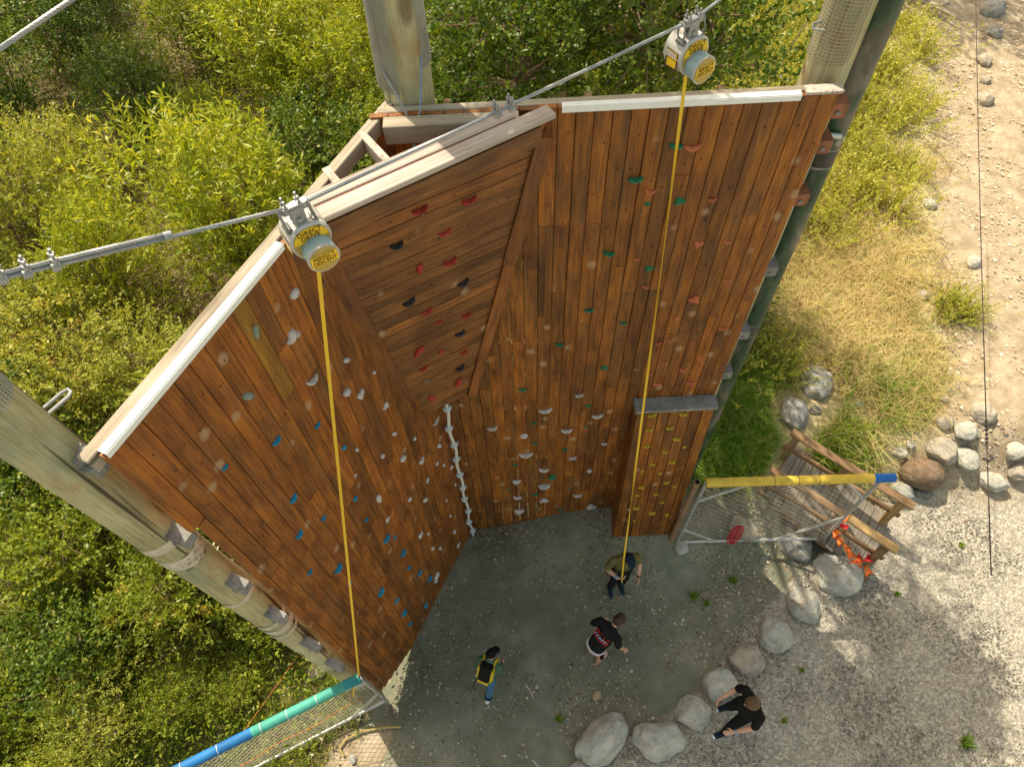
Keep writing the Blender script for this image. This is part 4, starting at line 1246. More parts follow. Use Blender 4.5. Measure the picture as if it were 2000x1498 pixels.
def ribbon(name, pts, w, twist, parent=None, side=Vector((1, 0, 0)), n=90):
    V = []; F = []
    pts = [Vector(p) for p in pts]
    seg = [(b - a).length for a, b in zip(pts[:-1], pts[1:])]; tot = sum(seg)
    for i in range(n + 1):
        d = tot * i / n; k = 0
        while k < len(seg) - 1 and d > seg[k]: d -= seg[k]; k += 1
        p = pts[k].lerp(pts[k + 1], min(1, d / seg[k])); t = (pts[k + 1] - pts[k]).normalized()
        s = (side - t * side.dot(t)).normalized(); s = Quaternion(t, twist(i / n)) @ s
        nn = t.cross(s)
        for a, b in ((-1, -1), (1, -1), (1, 1), (-1, 1)):
            V.append(p + s * (w / 2 * a) + nn * (0.0012 * b))
    for i in range(n):
        for q in range(4): F.append((4 * i + q, 4 * i + (q + 1) % 4, 4 * i + 4 + (q + 1) % 4, 4 * i + 4 + q))
    F += [(3, 2, 1, 0), (4 * n, 4 * n + 1, 4 * n + 2, 4 * n + 3)]
    return obj(name, mesh(name, V, F, M_STRAP), parent)
st = ribbon('belay_strap', [(-0.868, 2.27, 6.84), (-1.702, 1.395, 1.66), (-1.80, 1.30, 1.42), (-1.86, 1.275, 1.15)], 0.019, lambda t: 0.35 * math.sin(5 * t), None, Vector((0.9, 0.3, 0)))
props(st, 'yellow webbing strap stretched from the left belay device to the fence corner', 'strap', 'belay straps')
mb = MB(); mb.tube([(-1.86, 1.275, 1.16), (-1.875, 1.262, 1.08), (-1.89, 1.275, 1.02), (-1.885, 1.285, 1.09)], 0.008, 6, True, True)
mb.build('carabiner', M_BOLT, st, None, True)

# ------------------------------------------------------------------ knotted rope
mb = MB(); rx_, ry_ = -0.632, 3.405
rp = [(rx_ + 0.012 * math.sin(i * .7), ry_ + 0.01 * math.sin(i * .5 + 1), 3.66 - 3.62 * i / 40) for i in range(41)]
mb.tube(rp, 0.0165, 8)
rope = mb.build('knotted_rope', M_ROPE, None, None, True)
props(rope, 'white knotted climbing rope hanging from the overhang in the corner', 'rope')
for i in range(10):
    p = Vector(rp[2 + int(i * 4.05)])
    bm = bmesh.new(); bmesh.ops.create_icosphere(bm, subdivisions=2, radius=1.0)
    for v in bm.verts:
        a = math.atan2(v.co.y, v.co.x)
        v.co *= 1 + 0.18 * math.sin(2 * a + v.co.z * 3); v.co.x *= 0.043; v.co.y *= 0.04; v.co.z *= 0.036
    me = bpy.data.meshes.new('knot'); bm.to_mesh(me); bm.free(); me.materials.append(M_KNOT)
    me.polygons.foreach_set('use_smooth', [True] * len(me.polygons))
    obj('knot', me, rope, Matrix.Translation(p))

# ------------------------------------------------------------------ mesh gate on the right
def chain_link(name, o, u, v, W, Hh, cell, r, mat, parent):
    """diamond wires clipped to a W x Hh rectangle; o is the lower corner"""
    mb = MB(); step = cell * math.sqrt(2)
    n = int((W + Hh) / step) + 1
    for sgn in (1, -1):
        for i in range(n + 1):
            c = i * step
            if sgn == 1:      # x + y = c
                x0, x1 = max(0, c - Hh), min(W, c); p0, p1 = (x0, c - x0), (x1, c - x1)
            else:             # x - y = c - Hh
                d = c - Hh; x0, x1 = max(0, d), min(W, d + Hh); p0, p1 = (x0, x0 - d), (x1, x1 - d)
            if x1 - x0 < 0.02: continue
            a, b = o + u * p0[0] + v * p0[1], o + u * p1[0] + v * p1[1]
            nn = u.cross(v).normalized() * (0.002 * sgn)
            mb.tube([a + nn, b + nn], r, 3, False)
    return mb.build(name, mat, parent)

gl, gr_ = Vector((2.035, 3.07, 0.34)), Vector((3.93, 3.02, 0.34)); gt = 2.2
gate = empty('mesh_gate', gl - UP * 0.02); props(gate, 'steel framed mesh gate with a yellow padded top rail beside the kicker panel', 'gate')
gu = (gr_ - gl).normalized()
T = lambda p: Vector((p.x, p.y, gt))
for a, b in ((gl, T(gl)), (gr_, T(gr_)), (gl, gr_)):
    mb = MB(); mb.tube([a, b], 0.021, 10); mb.build('frame_pipe', M_PIPE, gate, None, True)
for a, b in ((gl + UP * 1.35, T(gl) + gu * 0.55), (gl + UP * 0.45, gl + gu * 0.5), (gr_ + UP * 1.3, T(gr_) - gu * 0.42), (gr_ + UP * 0.75, gr_ - gu * 0.62)):
    mb = MB(); mb.tube([a, b], 0.019, 8); mb.build('corner_brace', M_PIPE, gate, None, True)
ptsY = [T(gl) + gu * 0.0, T(gl) + gu * 1.79]; ptsB = [T(gl) + gu * 1.79, T(gr_) + gu * 0.12]
mb = MB(); mb.tube(ptsY, 0.05, 16); pad = mb.build('padded_rail', M_YELLOWPAD, gate, None, True)
for q in (0.72, 0.98, 1.2):
    mb = MB(); p = T(gl) + gu * q; mb.tube([p, p + gu * 0.006], 0.0515, 16, False); mb.build('pad_seam', M_THINWIRE, pad)
mb = MB(); mb.tube(ptsB, 0.05, 16); mb.build('padded_rail', M_BLUEPAD, gate, None, True)
chain_link('mesh_infill', gl + Vector((0, -0.004, 0)), gu, UP, (gr_ - gl).length, gt - 0.34, 0.072, 0.0021, M_WIRE, gate)
# leaning brown post beside the gate
mb = MB(); mb.tube([(1.96, 3.10, 0.2), (1.985, 3.15, 2.05)], 0.038, 12)
bp = mb.build('gate_post', M_RUSTPIPE, None, None, True)
props(bp, 'brown weathered round post next to the mesh gate', 'post')
mb = MB(); mb.tube([(1.985, 3.15, 2.05), (1.9851, 3.1502, 2.056)], 0.027, 12); mb.build('post_opening', M_DARK, bp)
# red cord coil hung in the gate
mb = MB()
for k in range(3):
    c = Vector((2.66 + .02 * k, 3.0 - .014 * k, 0.72 + .02 * k)); n = 22
    mb.tube([c + Vector((0.045 * math.cos(2 * math.pi * i / n) + 0.03 * math.sin(2 * math.pi * i / n), 0.05 * math.sin(2 * math.pi * i / n), 0.17 * math.sin(2 * math.pi * i / n))) for i in range(n)], 0.009, 6, False, True)
coil = mb.build('cord_coil', M_REDROPE, None, None, True)
props(coil, 'red cord coil hanging on the mesh gate', 'cord')

# ------------------------------------------------------------------ net fence at the lower left
fa, fb = Vector((-1.70, 1.385, 1.6)), Vector((-3.75, 0.49, 1.6))
fd = (fb - fa).normalized(); F0 = fa.copy(); F0.z = 0
nf = empty('net_fence', F0); props(nf, 'net fence with a teal and blue padded top rail at the lower left', 'fence')
for a, b, m in ((0.0, 0.17, M_DTEAL), (0.17, 1.13, M_TEALPAD), (1.13, 2.25, M_BLUE2)):
    mb = MB(); mb.tube([fa + fd * a, fa + fd * b], 0.052, 16); pd = mb.build('padded_rail', m, nf, None, True)
    if m is not M_DTEAL:
        for q in (0.3, 0.62, 0.9):
            mb = MB(); p = fa + fd * (a + (b - a) * q); mb.tube([p, p + fd * 0.006], 0.0532, 16, False); mb.build('pad_seam', M_LABELW, pd)
mb = MB(); mb.tube([F0 + UP * 0.0, fa], 0.021, 10); mb.build('end_post', M_PIPE, nf, None, True)
mb = MB(); mb.tube([F0 + UP * 0.12 + fd * .0, F0 + UP * 0.12 + fd * 2.2], 0.02, 10); mb.build('bottom_pipe', M_PIPE, nf, None, True)
mb = MB(); mb.tube([F0 + UP * 0.62, F0 + fd * 0.42 + UP * 0.13], 0.019, 8); mb.build('corner_brace', M_PIPE, nf, None, True)
mb = MB(); mb.tube([F0 + UP * 1.3, fa + fd * 0.38 - UP * 0.03], 0.019, 8); mb.build('corner_brace', M_PIPE, nf, None, True)
chain_link('net_infill', F0 + UP * 0.14 + fd * .03, fd, UP, 2.2, 1.44, 0.068, 0.0024, M_NET, nf)
mb = MB(); mb.tube([F0 + fd * (0.15 + 0.16 * i) + UP * (0.85 + 0.06 * math.sin(i * 1.3) - .02 * i) + Vector((.012, -.02, 0)) for i in range(13)], 0.004, 6)
mb.build('lacing_cord', M_ORCORD, nf, None, True)
mb = MB(); mb.tube([Vector((-2.75, 1.9, 0.35)).lerp(Vector((-3.2, 0.95, 0.75)), i / 6) for i in range(7)], 0.0035, 6)
props(mb.build('orange_cord', M_ORCORD, None, None, True), 'thin orange cord running from the timber pole foot to the net fence', 'cord')
# loose straw coloured rope curving on the ground under the net
mb = MB()
mb.tube([at(x, y, 0.02) for x, y in ((-1.52, 1.10), (-1.75, 1.10), (-2.0, 1.07), (-2.18, 0.99), (-2.24, 0.90), (-2.18, 0.82))], 0.014, 8)
props(mb.build('ground_rope', M_OLDROPE, None, None, True), 'short straw coloured rope curled on the sunlit ground by the net fence', 'rope')
mb = MB(); mb.tube([at(x, y, 0.015) for x, y in ((-1.35, 0.52), (-1.42, 0.58), (-1.50, 0.6), (-1.52, 0.56), (-1.44, 0.53))], 0.008, 6)
props(mb.build('cord_loop', M_THINWIRE, None, None, True), 'small dark cord loop on the ground at the bottom edge', 'cord')

# ------------------------------------------------------------------ wooden ramp with handrails
rampE = empty('wooden_ramp', (4.65, 2.95, 0.0)); props(rampE, 'small plank ramp with timber handrails beside the boulders', 'ramp')
lo, hi = Vector((4.68, 2.93, 0.10)), Vector((3.42, 3.93, 0.62))
rd = (hi - lo); RLEN = rd.length; rd.normalize()
rs_ = Vector((rd.y, -rd.x, 0)).normalized()      # towards the far (up-right) side
if rs_.x < 0: rs_ = -rs_
rn = rd.cross(rs_);
if rn.z < 0: rn = -rn
for i in range(13):
    c = lo + rd * (0.07 + i * 0.124)
    m = Matrix((rs_, rn, rd)).transposed()
    mb = MB(); mb.box((0, 0, 0), (0.114, 0.034, 0.92 + rnd.uniform(-.03, .03)), None, 0.005)
    m4 = Matrix((-rd, rn, rs_)).transposed().to_4x4(); m4.translation = c + rn * 0.03 + rs_ * rnd.uniform(-.015, .015)
    obj('deck_plank', mesh('deck_plank', mb.v, mb.f, M_RAMPDECK), rampE, m4)
for s in (-0.4, 0.4):
    mb = MB(); mb.bar(lo + rs_ * s - rn * 0.065, hi + rs_ * s - rn * 0.065, 0.05, 0.13); mb.build('stringer', M_RAMPRAIL, rampE)
def rail(a, b, w, h, mat, name='handrail'):
    a, b = Vector(a), Vector(b); d = (b - a).normalized()
    x = d.cross(UP).normalized(); y = x.cross(d)
    m4 = Matrix((x, y, d)).transposed().to_4x4(); m4.translation = (a + b) / 2
    mb = MB(); mb.box((0, 0, 0), (w, h, (b - a).length), None, 0.012)
    return obj(name, mesh(name, mb.v, mb.f, mat), rampE, m4)
# near side: pale new front length, older length behind
n0, n1, n2 = Vector((4.57, 2.66, 0.80)), Vector((4.06, 3.07, 0.90)), Vector((3.21, 3.70, 1.06))
rail(n0, n1, 0.115, 0.045, M_RAMPNEW); rail(n1 + (n2 - n1).normalized() * 0.07, n2, 0.1, 0.045, M_RAMPRAIL)
rail(n0 + Vector((-.01, .03, -.38)), n1 + Vector((0, .01, -.38)), 0.04, 0.09, M_RAMPRAIL, 'lower_rail')
rail(n1 + Vector((-.08, .07, -.36)), n2 + Vector((.05, -.03, -.4)), 0.04, 0.09, M_RAMPRAIL, 'lower_rail')
# far side
f0, f1 = Vector((4.93, 3.20, 0.84)), Vector((3.55, 4.15, 1.18))
rail(f0, f1, 0.115, 0.045, M_RAMPRAIL)
rail(f0 + Vector((-.02, .02, -.36)), f1 + Vector((.02, -.02, -.36)), 0.05, 0.08, M_RAMPRAIL, 'lower_rail')
for p, top, mt in (((4.46, 2.72), 0.79, M_RAMPRAIL), ((3.98, 3.12), 0.89, M_RAMPRAIL), ((3.3, 3.64), 1.03, M_RAMPRAIL), ((4.83, 3.26), 0.83, M_RAMPNEW), ((4.2, 3.7), 1.0, M_RAMPRAIL), ((3.62, 4.10), 1.14, M_RAMPRAIL)):
    mb = MB(); z0 = 0.02 + float(gz(*p)) * 0.7
    mb.box((0, 0, 0), (0.085, 0.085, top - z0), Matrix.Rotation(R(-38), 3, 'Z'), 0.006)
    obj('rail_post', mesh('rail_post', mb.v, mb.f, mt), rampE, Matrix.Translation((p[0], p[1], (top + z0) / 2)))
mb = MB(); mb.box((0, 0, 0), (0.24, 0.12, 0.12), Matrix.Rotation(R(-38), 3, 'Z'), 0.008)
obj('sill_block', mesh('sill_block', mb.v, mb.f, M_RAMPRAIL), rampE, Matrix.Translation((4.36, 2.62, 0.06)))

# pennant string draped over the near rail and the deck
FL = [((4.06, 3.17), 0.62, 'o'), ((4.28, 3.21), 0.50, 'o'), ((4.17, 3.06), 0.52, 'r'), ((4.0, 3.0), 0.66, 'o'), ((4.04, 2.92), 0.60, 'o'), ((4.06, 2.80), 0.50, 'o'), ((4.10, 2.73), 0.46, 'o'), ((4.19, 2.70), 0.42, 'o'), ((4.28, 2.66), 0.40, 'r'), ((4.36, 2.64), 0.44, 'r'), ((4.31, 2.55), 0.34, 'o')]
mb = MB(); mb.tube([Vector((p[0], p[1], z + 0.02)) for p, z, c in FL], 0.006, 5)
pen = mb.build('pennant_string', M_OLDROPE, None, None, True)
props(pen, 'string of orange and red pennants draped over the ramp rail', 'pennants')
fr_ = random.Random(3)
for p, z, c in FL:
    a = fr_.uniform(0, 6.3); v = []; f = []
    n = 5
    for i in range(n + 1):
        t = i / n; w = 0.07 * (1 - t)
        cen = Vector((0.13 * t, 0.02 * math.sin(t * 4 + a), -0.04 * t + 0.02 * math.sin(t * 6 + a)))
        v += [cen + Vector((0, w, 0.02 * math.sin(3 * t + a))), cen + Vector((0, -w, -0.015))]
    for i in range(n): f.append((2 * i, 2 * i + 1, 2 * i + 3, 2 * i + 2))
    me = mesh('pennant', v, f, M_FLAG_O if c == 'o' else M_FLAG_R, True)
    o = obj('pennant', me, pen, Matrix.Translation((p[0], p[1], z + 0.03)) @ Matrix.Rotation(a, 4, 'Z'))
    md = o.modifiers.new('cloth', 'SOLIDIFY'); md.thickness = 0.003

# ------------------------------------------------------------------ boulders and stones
def rock_mesh(seed, sub=4, smooth=False):
    r = random.Random(seed)
    bm = bmesh.new(); bmesh.ops.create_icosphere(bm, subdivisions=sub, radius=1.0)
    planes = [(Vector((r.gauss(0, 1), r.gauss(0, 1), r.gauss(0.15, 0.8))).normalized(), r.uniform(0.68, 0.93) + (0.14 if smooth else 0)) for _ in range(14)]
    ph = [Vector((r.uniform(-4, 4), r.uniform(-4, 4), r.uniform(-4, 4))) for _ in range(3)]
    from mathutils import noise
    for v in bm.verts:
        p = v.co.copy(); k = 1.0
        for n, d in planes:
            t = p.dot(n)
            if t > d: k = min(k, (d + (t - d) * 0.12) / t)
        q = p * k
        q += p * (0.11 * noise.noise(p * 1.6 + ph[0]) + 0.06 * noise.noise(p * 3.5 + ph[1]) + 0.025 * noise.noise(p * 9 + ph[2]))
        v.co = q
    me = bpy.data.meshes.new('boulder'); bm.to_mesh(me); bm.free()
    me.polygons.foreach_set('use_smooth', [True] * len(me.polygons))
    return me
for i, (x, y, z, a, b, rot, tone, lab) in enumerate(ROCKS):
    small = max(a, b) < 0.14
    me = rock_mesh(100 + i + (40 if tone == 'brown' else 0), 3 if small else 4, tone == 'brown'); me.materials.append(ROCK_M[tone])
    c = 0.62 * min(a, b) + 0.15 * max(a, b)
    m = Matrix.Translation((x, y - 0.25 * c, z + c * 0.3)) @ Matrix.Rotation(R(rot), 4, 'Z') @ Matrix.Diagonal((a * 0.95, b * 0.95, c, 1)) @ Matrix.Rotation(i * 1.7, 4, 'Z')
    o = obj('stone' if small else 'boulder', me, None, m)
    props(o, lab, 'stone' if small else 'boulder')

# ------------------------------------------------------------------ loose chips, gravel and twigs
def flakes(name, pts, s0, s1, mat, seed, flat=0.35, asp=(0.45, 0.9), kind='stuff', label=None):
    g = np.random.default_rng(seed); n = len(pts)
    ang = g.uniform(0, 2 * np.pi, n); sz = g.uniform(s0, s1, n) * (0.6 + 0.8 * g.random(n) ** 2); ap = g.uniform(*asp, n)
    ca, sa = np.cos(ang), np.sin(ang)
    V = np.zeros((n, 4, 3))
    loc = np.array([(-1, -0.5), (0.2, -1), (1, 0.4), (-0.3, 1)])
    for k in range(4):
        lx = loc[k, 0] * sz * (0.7 + 0.5 * g.random(n)); ly = loc[k, 1] * sz * ap * (0.7 + 0.5 * g.random(n))
        V[:, k, 0] = pts[:, 0] + lx * ca - ly * sa
        V[:, k, 1] = pts[:, 1] + lx * sa + ly * ca
        V[:, k, 2] = pts[:, 2] + 0.006 + g.random(n) * sz * flat
    me = np_quads(name, V, mat, g.random(n))
    o = obj(name, me)
    return props(o, label, None, None, kind)

def pyramids(name, pts, s0, s1, mat, seed, label=None):
    """little four sided stones"""
    g = np.random.default_rng(seed); n = len(pts); sz = g.uniform(s0, s1, n); ang = g.uniform(0, 6.28, n)
    base = []
    for k in range(4):
        r = sz * (0.7 + 0.6 * g.random(n)); a = ang + k * 1.57
        base.append(np.stack([pts[:, 0] + r * np.cos(a), pts[:, 1] + r * np.sin(a), pts[:, 2] - 0.004], -1))
    apex = np.stack([pts[:, 0] + g.normal(0, .25, n) * sz, pts[:, 1] + g.normal(0, .25, n) * sz, pts[:, 2] + sz * (0.5 + 0.5 * g.random(n))], -1)
    V = np.stack([np.stack([base[k], base[(k + 1) % 4], apex], 1) for k in range(4)], 1).reshape(-1, 3, 3)
    me = np_quads(name, V, mat, np.repeat(g.random(n), 4), 3)
    return props(obj(name, me), label, None, None, 'stuff')

def mat_tint(name, stops, rough=0.9):
    t = NT(name); a = t.new('ShaderNodeAttribute', attribute_name='tint').outputs['Fac']
    return t.col(t.ramp(a, stops), rough, 0.2)
M_CHIP = mat_tint('wood_chips', [(0.0, (0.12, 0.085, 0.05)), (0.5, (0.28, 0.21, 0.13)), (0.85, (0.42, 0.34, 0.24)), (1.0, (0.58, 0.53, 0.44))])
M_CHIPP = mat_tint('pale_chips', [(0.0, (0.22, 0.15, 0.09)), (0.5, (0.45, 0.35, 0.24)), (1.0, (0.68, 0.58, 0.45))])
M_GRAV = mat_tint('gravel_stones', [(0.0, (0.15, 0.14, 0.12)), (0.5, (0.27, 0.25, 0.21)), (0.85, (0.36, 0.33, 0.28)), (1.0, (0.5, 0.47, 0.41))])

def sample(n, x0, x1, y0, y1, fn, seed):
    g = np.random.default_rng(seed); out = []
    tot = 0
    while tot < n:
        x = g.uniform(x0, x1, n); y = g.uniform(y0, y1, n)
        k = g.random(n) < fn(x, y)
        out.append(np.stack([x[k], y[k]], -1)); tot += k.sum()
    p = np.concatenate(out)[:n]
    return np.concatenate([p, gz(p[:, 0], p[:, 1])[:, None]], 1)
def inyard(x, y):
    gq, gs, ph, lt = zones(x, y)
    pile = 0.18 + 1.0 * np.exp(-((x - 1.1) ** 2 / 0.35 + (y - 3.35) ** 2 / 0.10)) + 0.7 * np.exp(-((x - 2.2) ** 2 / 1.2 + (y - 2.7) ** 2 / 0.12)) + 0.35 * S((1.2 - ring_side(x, y)) / 1.0) + 0.9 * np.exp(-wall_side(x, y) / 0.12) + 0.8 * np.exp(-np.abs(3.5 - y) / 0.12)
    return np.clip(1 - gq - gs - ph - lt, 0, 1) * pile * (wall_side(x, y) > 0.03) * (y < 3.5)
flakes('wood_chips', sample(9000, -1.8, 4.2, 0.1, 3.5, inyard, 1), 0.008, 0.02, M_CHIP, 2)
flakes('pale_chips', sample(11000, 4.2, 13, 3.0, 16, lambda x, y: zones(x, y)[2], 3), 0.012, 0.035, M_CHIPP, 4)
pyramids('gravel', sample(15000, 0.0, 7.0, -0.2, 5.2, lambda x, y: zones(x, y)[0], 5), 0.008, 0.02, M_GRAV, 6)
pyramids('gravel', sample(1100, -1.8, 4.0, 0.2, 3.4, lambda x, y: np.clip(1 - zones(x, y)[0] - zones(x, y)[3], 0, 1) * (wall_side(x, y) > .05), 7), 0.006, 0.018, M_GRAV, 8)
flakes('leaf_litter', sample(5000, -7, -1.2, 0.3, 9, lambda x, y: zones(x, y)[3], 9), 0.015, 0.04, M_CHIP, 10)
# sticks on the dirt
for a, b, lab in (((-0.02, 1.50), (0.07, 1.33), 'pale stick on the dirt in front of the person in jeans'), ((0.02, 0.68), (0.10, 0.56), 'pale stick near the bottom edge of the dirt yard')):
    mb = MB(); mb.tube([at(*a, 0.012), at((a[0] + b[0]) / 2 + .01, (a[1] + b[1]) / 2, 0.016), at(*b, 0.012)], [0.012, 0.011, 0.006], 6)
    props(mb.build('stick', M_CAPWOOD, None, None, True), lab, 'stick')
# driftwood by the top right boulders
dw = MB(); dr = random.Random(8)
for k in range(11):
    c = Vector((8.9 + dr.uniform(-.5, .5), 14.6 + dr.uniform(-.9, .7), 0.62 + dr.uniform(0, .15))); a = dr.uniform(-.9, .9) - .5; L = dr.uniform(.5, 1.1)
    d = Vector((math.cos(a), math.sin(a), dr.uniform(-.1, .1)))
    dw.tube([c - d * L / 2, c + Vector((0, dr.uniform(-.06, .06), .03)), c + d * L / 2], [0.03, 0.045, 0.02], 7)
props(dw.build('brushwood', M_GREYWOOD, None, None, True), 'heap of grey dead branches beside the top right boulders', 'branches', None, 'stuff')

# ------------------------------------------------------------------ people
SKIN = mat_simple('skin', (0.52, 0.29, 0.2), 0.55, 0.35, 0, 0.08, 6)
def cloth(name, c, var=0.18): return mat_simple(name, c, 0.85, 0.15, 0, var, 7, 0.25)

class Figure:
    """union of tapered limbs, fused by a voxel remesh into one skin; faces are dressed by nearest limb"""
    def __init__(s): s.mb = MB(); s.samp = []; s.reg = []
    def limb(s, pts, rad, reg, flat=None, n=14):
        pts = [Vector(p) for p in pts]
        # rounded ends
        d0 = (pts[1] - pts[0]).normalized(); d1 = (pts[-1] - pts[-2]).normalized()
        P = [pts[0] - d0 * rad[0] * 0.9, pts[0] - d0 * rad[0] * 0.6] + pts + [pts[-1] + d1 * rad[-1] * 0.6, pts[-1] + d1 * rad[-1] * 0.9]
        Rr = [rad[0] * 0.35, rad[0] * 0.78] + list(rad) + [rad[-1] * 0.78, rad[-1] * 0.35]
        k0 = len(s.mb.v)
        s.mb.tube(P, Rr, n)
        if flat:
            ax, fac, cen = flat
            for i in range(k0, len(s.mb.v)):
                v = s.mb.v[i]; # squash along axis about the limb line
                c = Vector(cen) if cen else None
                base = min(pts, key=lambda q: (q - v).length)
                d = (v - base).dot(ax); s.mb.v[i] = v - ax * d * (1 - fac)
        for a, b, ra, rb in zip(pts[:-1], pts[1:], rad[:-1], rad[1:]):
            m = max(2, int((b - a).length / 0.025))
            for i in range(m + 1):
                t = i / m; s.samp.append((*a.lerp(b, t), ra + (rb - ra) * t)); s.reg.append(reg)
    def ball(s, c, r, reg, sc=(1, 1, 1)):
        bm = bmesh.new(); bmesh.ops.create_icosphere(bm, subdivisions=3, radius=r)
        s.mb.add([Vector(c) + Vector((v.co.x * sc[0], v.co.y * sc[1], v.co.z * sc[2])) for v in bm.verts], [tuple(v.index for v in f.verts) for f in bm.faces]); bm.free()
        s.samp.append((*c, r)); s.reg.append(reg)
    def hand(s, wrist, dirv, palm_n, curl=0.4, reg='skin', side=1):
        """palm and five fingers; palm_n points out of the palm"""
        w = Vector(wrist); d = Vector(dirv).normalized(); pn = Vector(palm_n); pn = (pn - d * pn.dot(d)).normalized(); x = d.cross(pn) * side
        s.limb([w, w + d * 0.05, w + d * 0.085], [0.024, 0.033, 0.031], reg, (pn, 0.6, None), 10)
        for k, (off, L) in enumerate(((-0.027, 0.062), (-0.009, 0.074), (0.009, 0.07), (0.026, 0.055))):
            b = w + d * 0.085 + x * off; dd = d
            p = [b]
            for j in range(3):
                dd = (dd + pn * curl * (0.5 + 0.3 * j)).normalized(); p.append(p[-1] + dd * L / 3)
            s.limb(p, [0.0105, 0.01, 0.0095, 0.0085], reg, None, 8)
        b = w + d * 0.03 - x * 0.026
        t1 = (d * 0.6 - x * 0.7 + pn * 0.35).normalized(); t2 = (d * 0.9 - x * 0.2 + pn * 0.45).normalized()
        s.limb([b, b + t1 * 0.035, b + t1 * 0.035 + t2 * 0.03], [0.014, 0.0125, 0.0105], reg, None, 8)

def person(label, loc, heading, J, dress, mats, scale=1.0, hair=None, cap=None):
    scale *= 0.72
    F = Figure()
    g = lambda k: Vector(J[k])
    sp = [g('pelvis'), g('waist'), g('chest'), g('shoulder')]
    fwd = Vector((0, 1, 0))
    right = (g('shR') - g('shL')).normalized()
    dep = right.cross((g('shoulder') - g('pelvis')).normalized())
    # torso: wide across, thinner front to back
    F.limb([sp[0] - UP * 0.02, sp[0] + (sp[1] - sp[0]) * 0.45], [0.155, 0.158], dress['hips'], (dep, 0.72, None), 20)
    F.limb([sp[0].lerp(sp[1], 0.3), sp[1], sp[2], sp[3] - (sp[3] - sp[2]) * 0.25], [0.165, 0.158, 0.172, 0.155], dress['torso'], (dep, 0.68, None), 20)
    F.limb([g('shL') * 0.92 + g('shR') * 0.08, sp[3], g('shR') * 0.92 + g('shL') * 0.08], [0.07, 0.085, 0.07], dress['torso'], None, 14)
    F.limb([sp[3] + (g('neck') - sp[3]) * 0.1, g('neck'), g('head') - UP * 0.05], [0.062, 0.056, 0.056], 'skin', None, 14)
    hc = g('head'); lk = Vector(J['look']).normalized(); hr_ = lk.cross(UP).normalized(); hu = hr_.cross(lk)
    Rm = Matrix((hr_, lk, hu)).transposed()
    def head_pt(x, y, z): return hc + Rm @ Vector((x, y, z))
    bm = bmesh.new(); bmesh.ops.create_icosphere(bm, subdivisions=3, radius=1.0)
    vs = []
    for v in bm.verts:
        x, y, z = v.co
        jaw = 1 - 0.28 * max(0, -z) ** 1.5
        vs.append(head_pt(x * 0.078 * jaw, y * 0.098 * (1 - 0.12 * max(0, -z)) + 0.012 * max(0, -z), z * 0.118))
    F.mb.add(vs, [tuple(v.index for v in f.verts) for f in bm.faces]); bm.free()
    F.samp.append((*hc, 0.095)); F.reg.append('skin')
    F.limb([head_pt(0, 0.092, 0.015), head_pt(0, 0.112, -0.022)], [0.011, 0.016], 'skin', None, 8)
    F.limb([head_pt(-0.02, 0.09, -0.06), head_pt(0.02, 0.09, -0.06)], [0.01, 0.01], 'skin', None, 8)
    for sx in (-1, 1):
        F.limb([head_pt(0.078 * sx, -0.008, 0.018), head_pt(0.08 * sx, -0.004, -0.03)], [0.017, 0.012], 'skin', None, 8)
    for sd, sg in (('L', -1), ('R', 1)):
        sh, el, wr = g('sh' + sd), g('el' + sd), g('wr' + sd)
        cut = dress.get('sleeve', 0.75)
        m = sh.lerp(el, cut)
        F.limb([sh, sh.lerp(el, cut * .5), m], [0.07, 0.066, 0.064], dress['torso'], None, 14)
        if dress.get('long'):
            F.limb([m, el, el.lerp(wr, 0.85)], [0.06, 0.052, 0.042], dress['torso'], None, 12)
        F.limb([m, el, el.lerp(wr, 0.35), wr], [0.045, 0.041, 0.042, 0.027], 'skin', None, 12)
        F.hand(wr, J['hd' + sd], J['pn' + sd], J.get('curl' + sd, 0.4), 'skin', 1)
        hp, kn, an = g('hip' + sd), g('kn' + sd), g('an' + sd)
        if dress.get('shorts'):
            F.limb([hp, hp.lerp(kn, 0.85)], [0.098, 0.092], dress['hips'], None, 16)
            F.limb([hp.lerp(kn, .7), kn, kn.lerp(an, 0.3), an], [0.066, 0.054, 0.056, 0.038], 'skin', None, 14)
        else:
            F.limb([hp, hp.lerp(kn, 0.5), kn, kn.lerp(an, 0.35), an + (kn - an) * 0.06], [0.1, 0.086, 0.068, 0.066, 0.056], dress['hips'], None, 16)
        toe = Vector(J['toe' + sd]); tdir = (toe - an); tdir.z = 0; tdir.normalize()
        heel = an - tdir * 0.05; heel.z = an.z - 0.045
        F.limb([an + UP * 0.0, an - UP * 0.04], [0.045, 0.046], 'shoe', None, 12)
        tp = an + tdir * 0.15; tp.z = heel.z - 0.002
        F.limb([heel, heel + tdir * 0.1 + UP * .004, tp], [0.043, 0.046, 0.042], 'shoe', (UP, 0.8, None), 12)
        tq = tp + tdir * 0.03
        F.samp.append((*tq, 0.045)); F.reg.append('toe' if dress.get('toecap') else 'shoe')
    src = bpy.data.objects.new('tmp', mesh('tmp', F.mb.v, F.mb.f)); COL.objects.link(src)
    md = src.modifiers.new('fuse', 'REMESH'); md.mode = 'VOXEL'; md.voxel_size = 0.0085; md.use_smooth_shade = True
    sm = src.modifiers.new('soft', 'SMOOTH'); sm.factor = 0.5; sm.iterations = 2
    bpy.context.view_layer.update()
    me = bpy.data.meshes.new_from_object(src.evaluated_get(bpy.context.evaluated_depsgraph_get()))
    bpy.data.objects.remove(src, do_unlink=True)
    me.name = 'person'
    names = []
    me.materials.clear()
    for rname in ['skin'] + [r for r in dict.fromkeys(F.reg) if r != 'skin']:
        names.append(rname); me.materials.append(SKIN if rname == 'skin' else mats[rname])
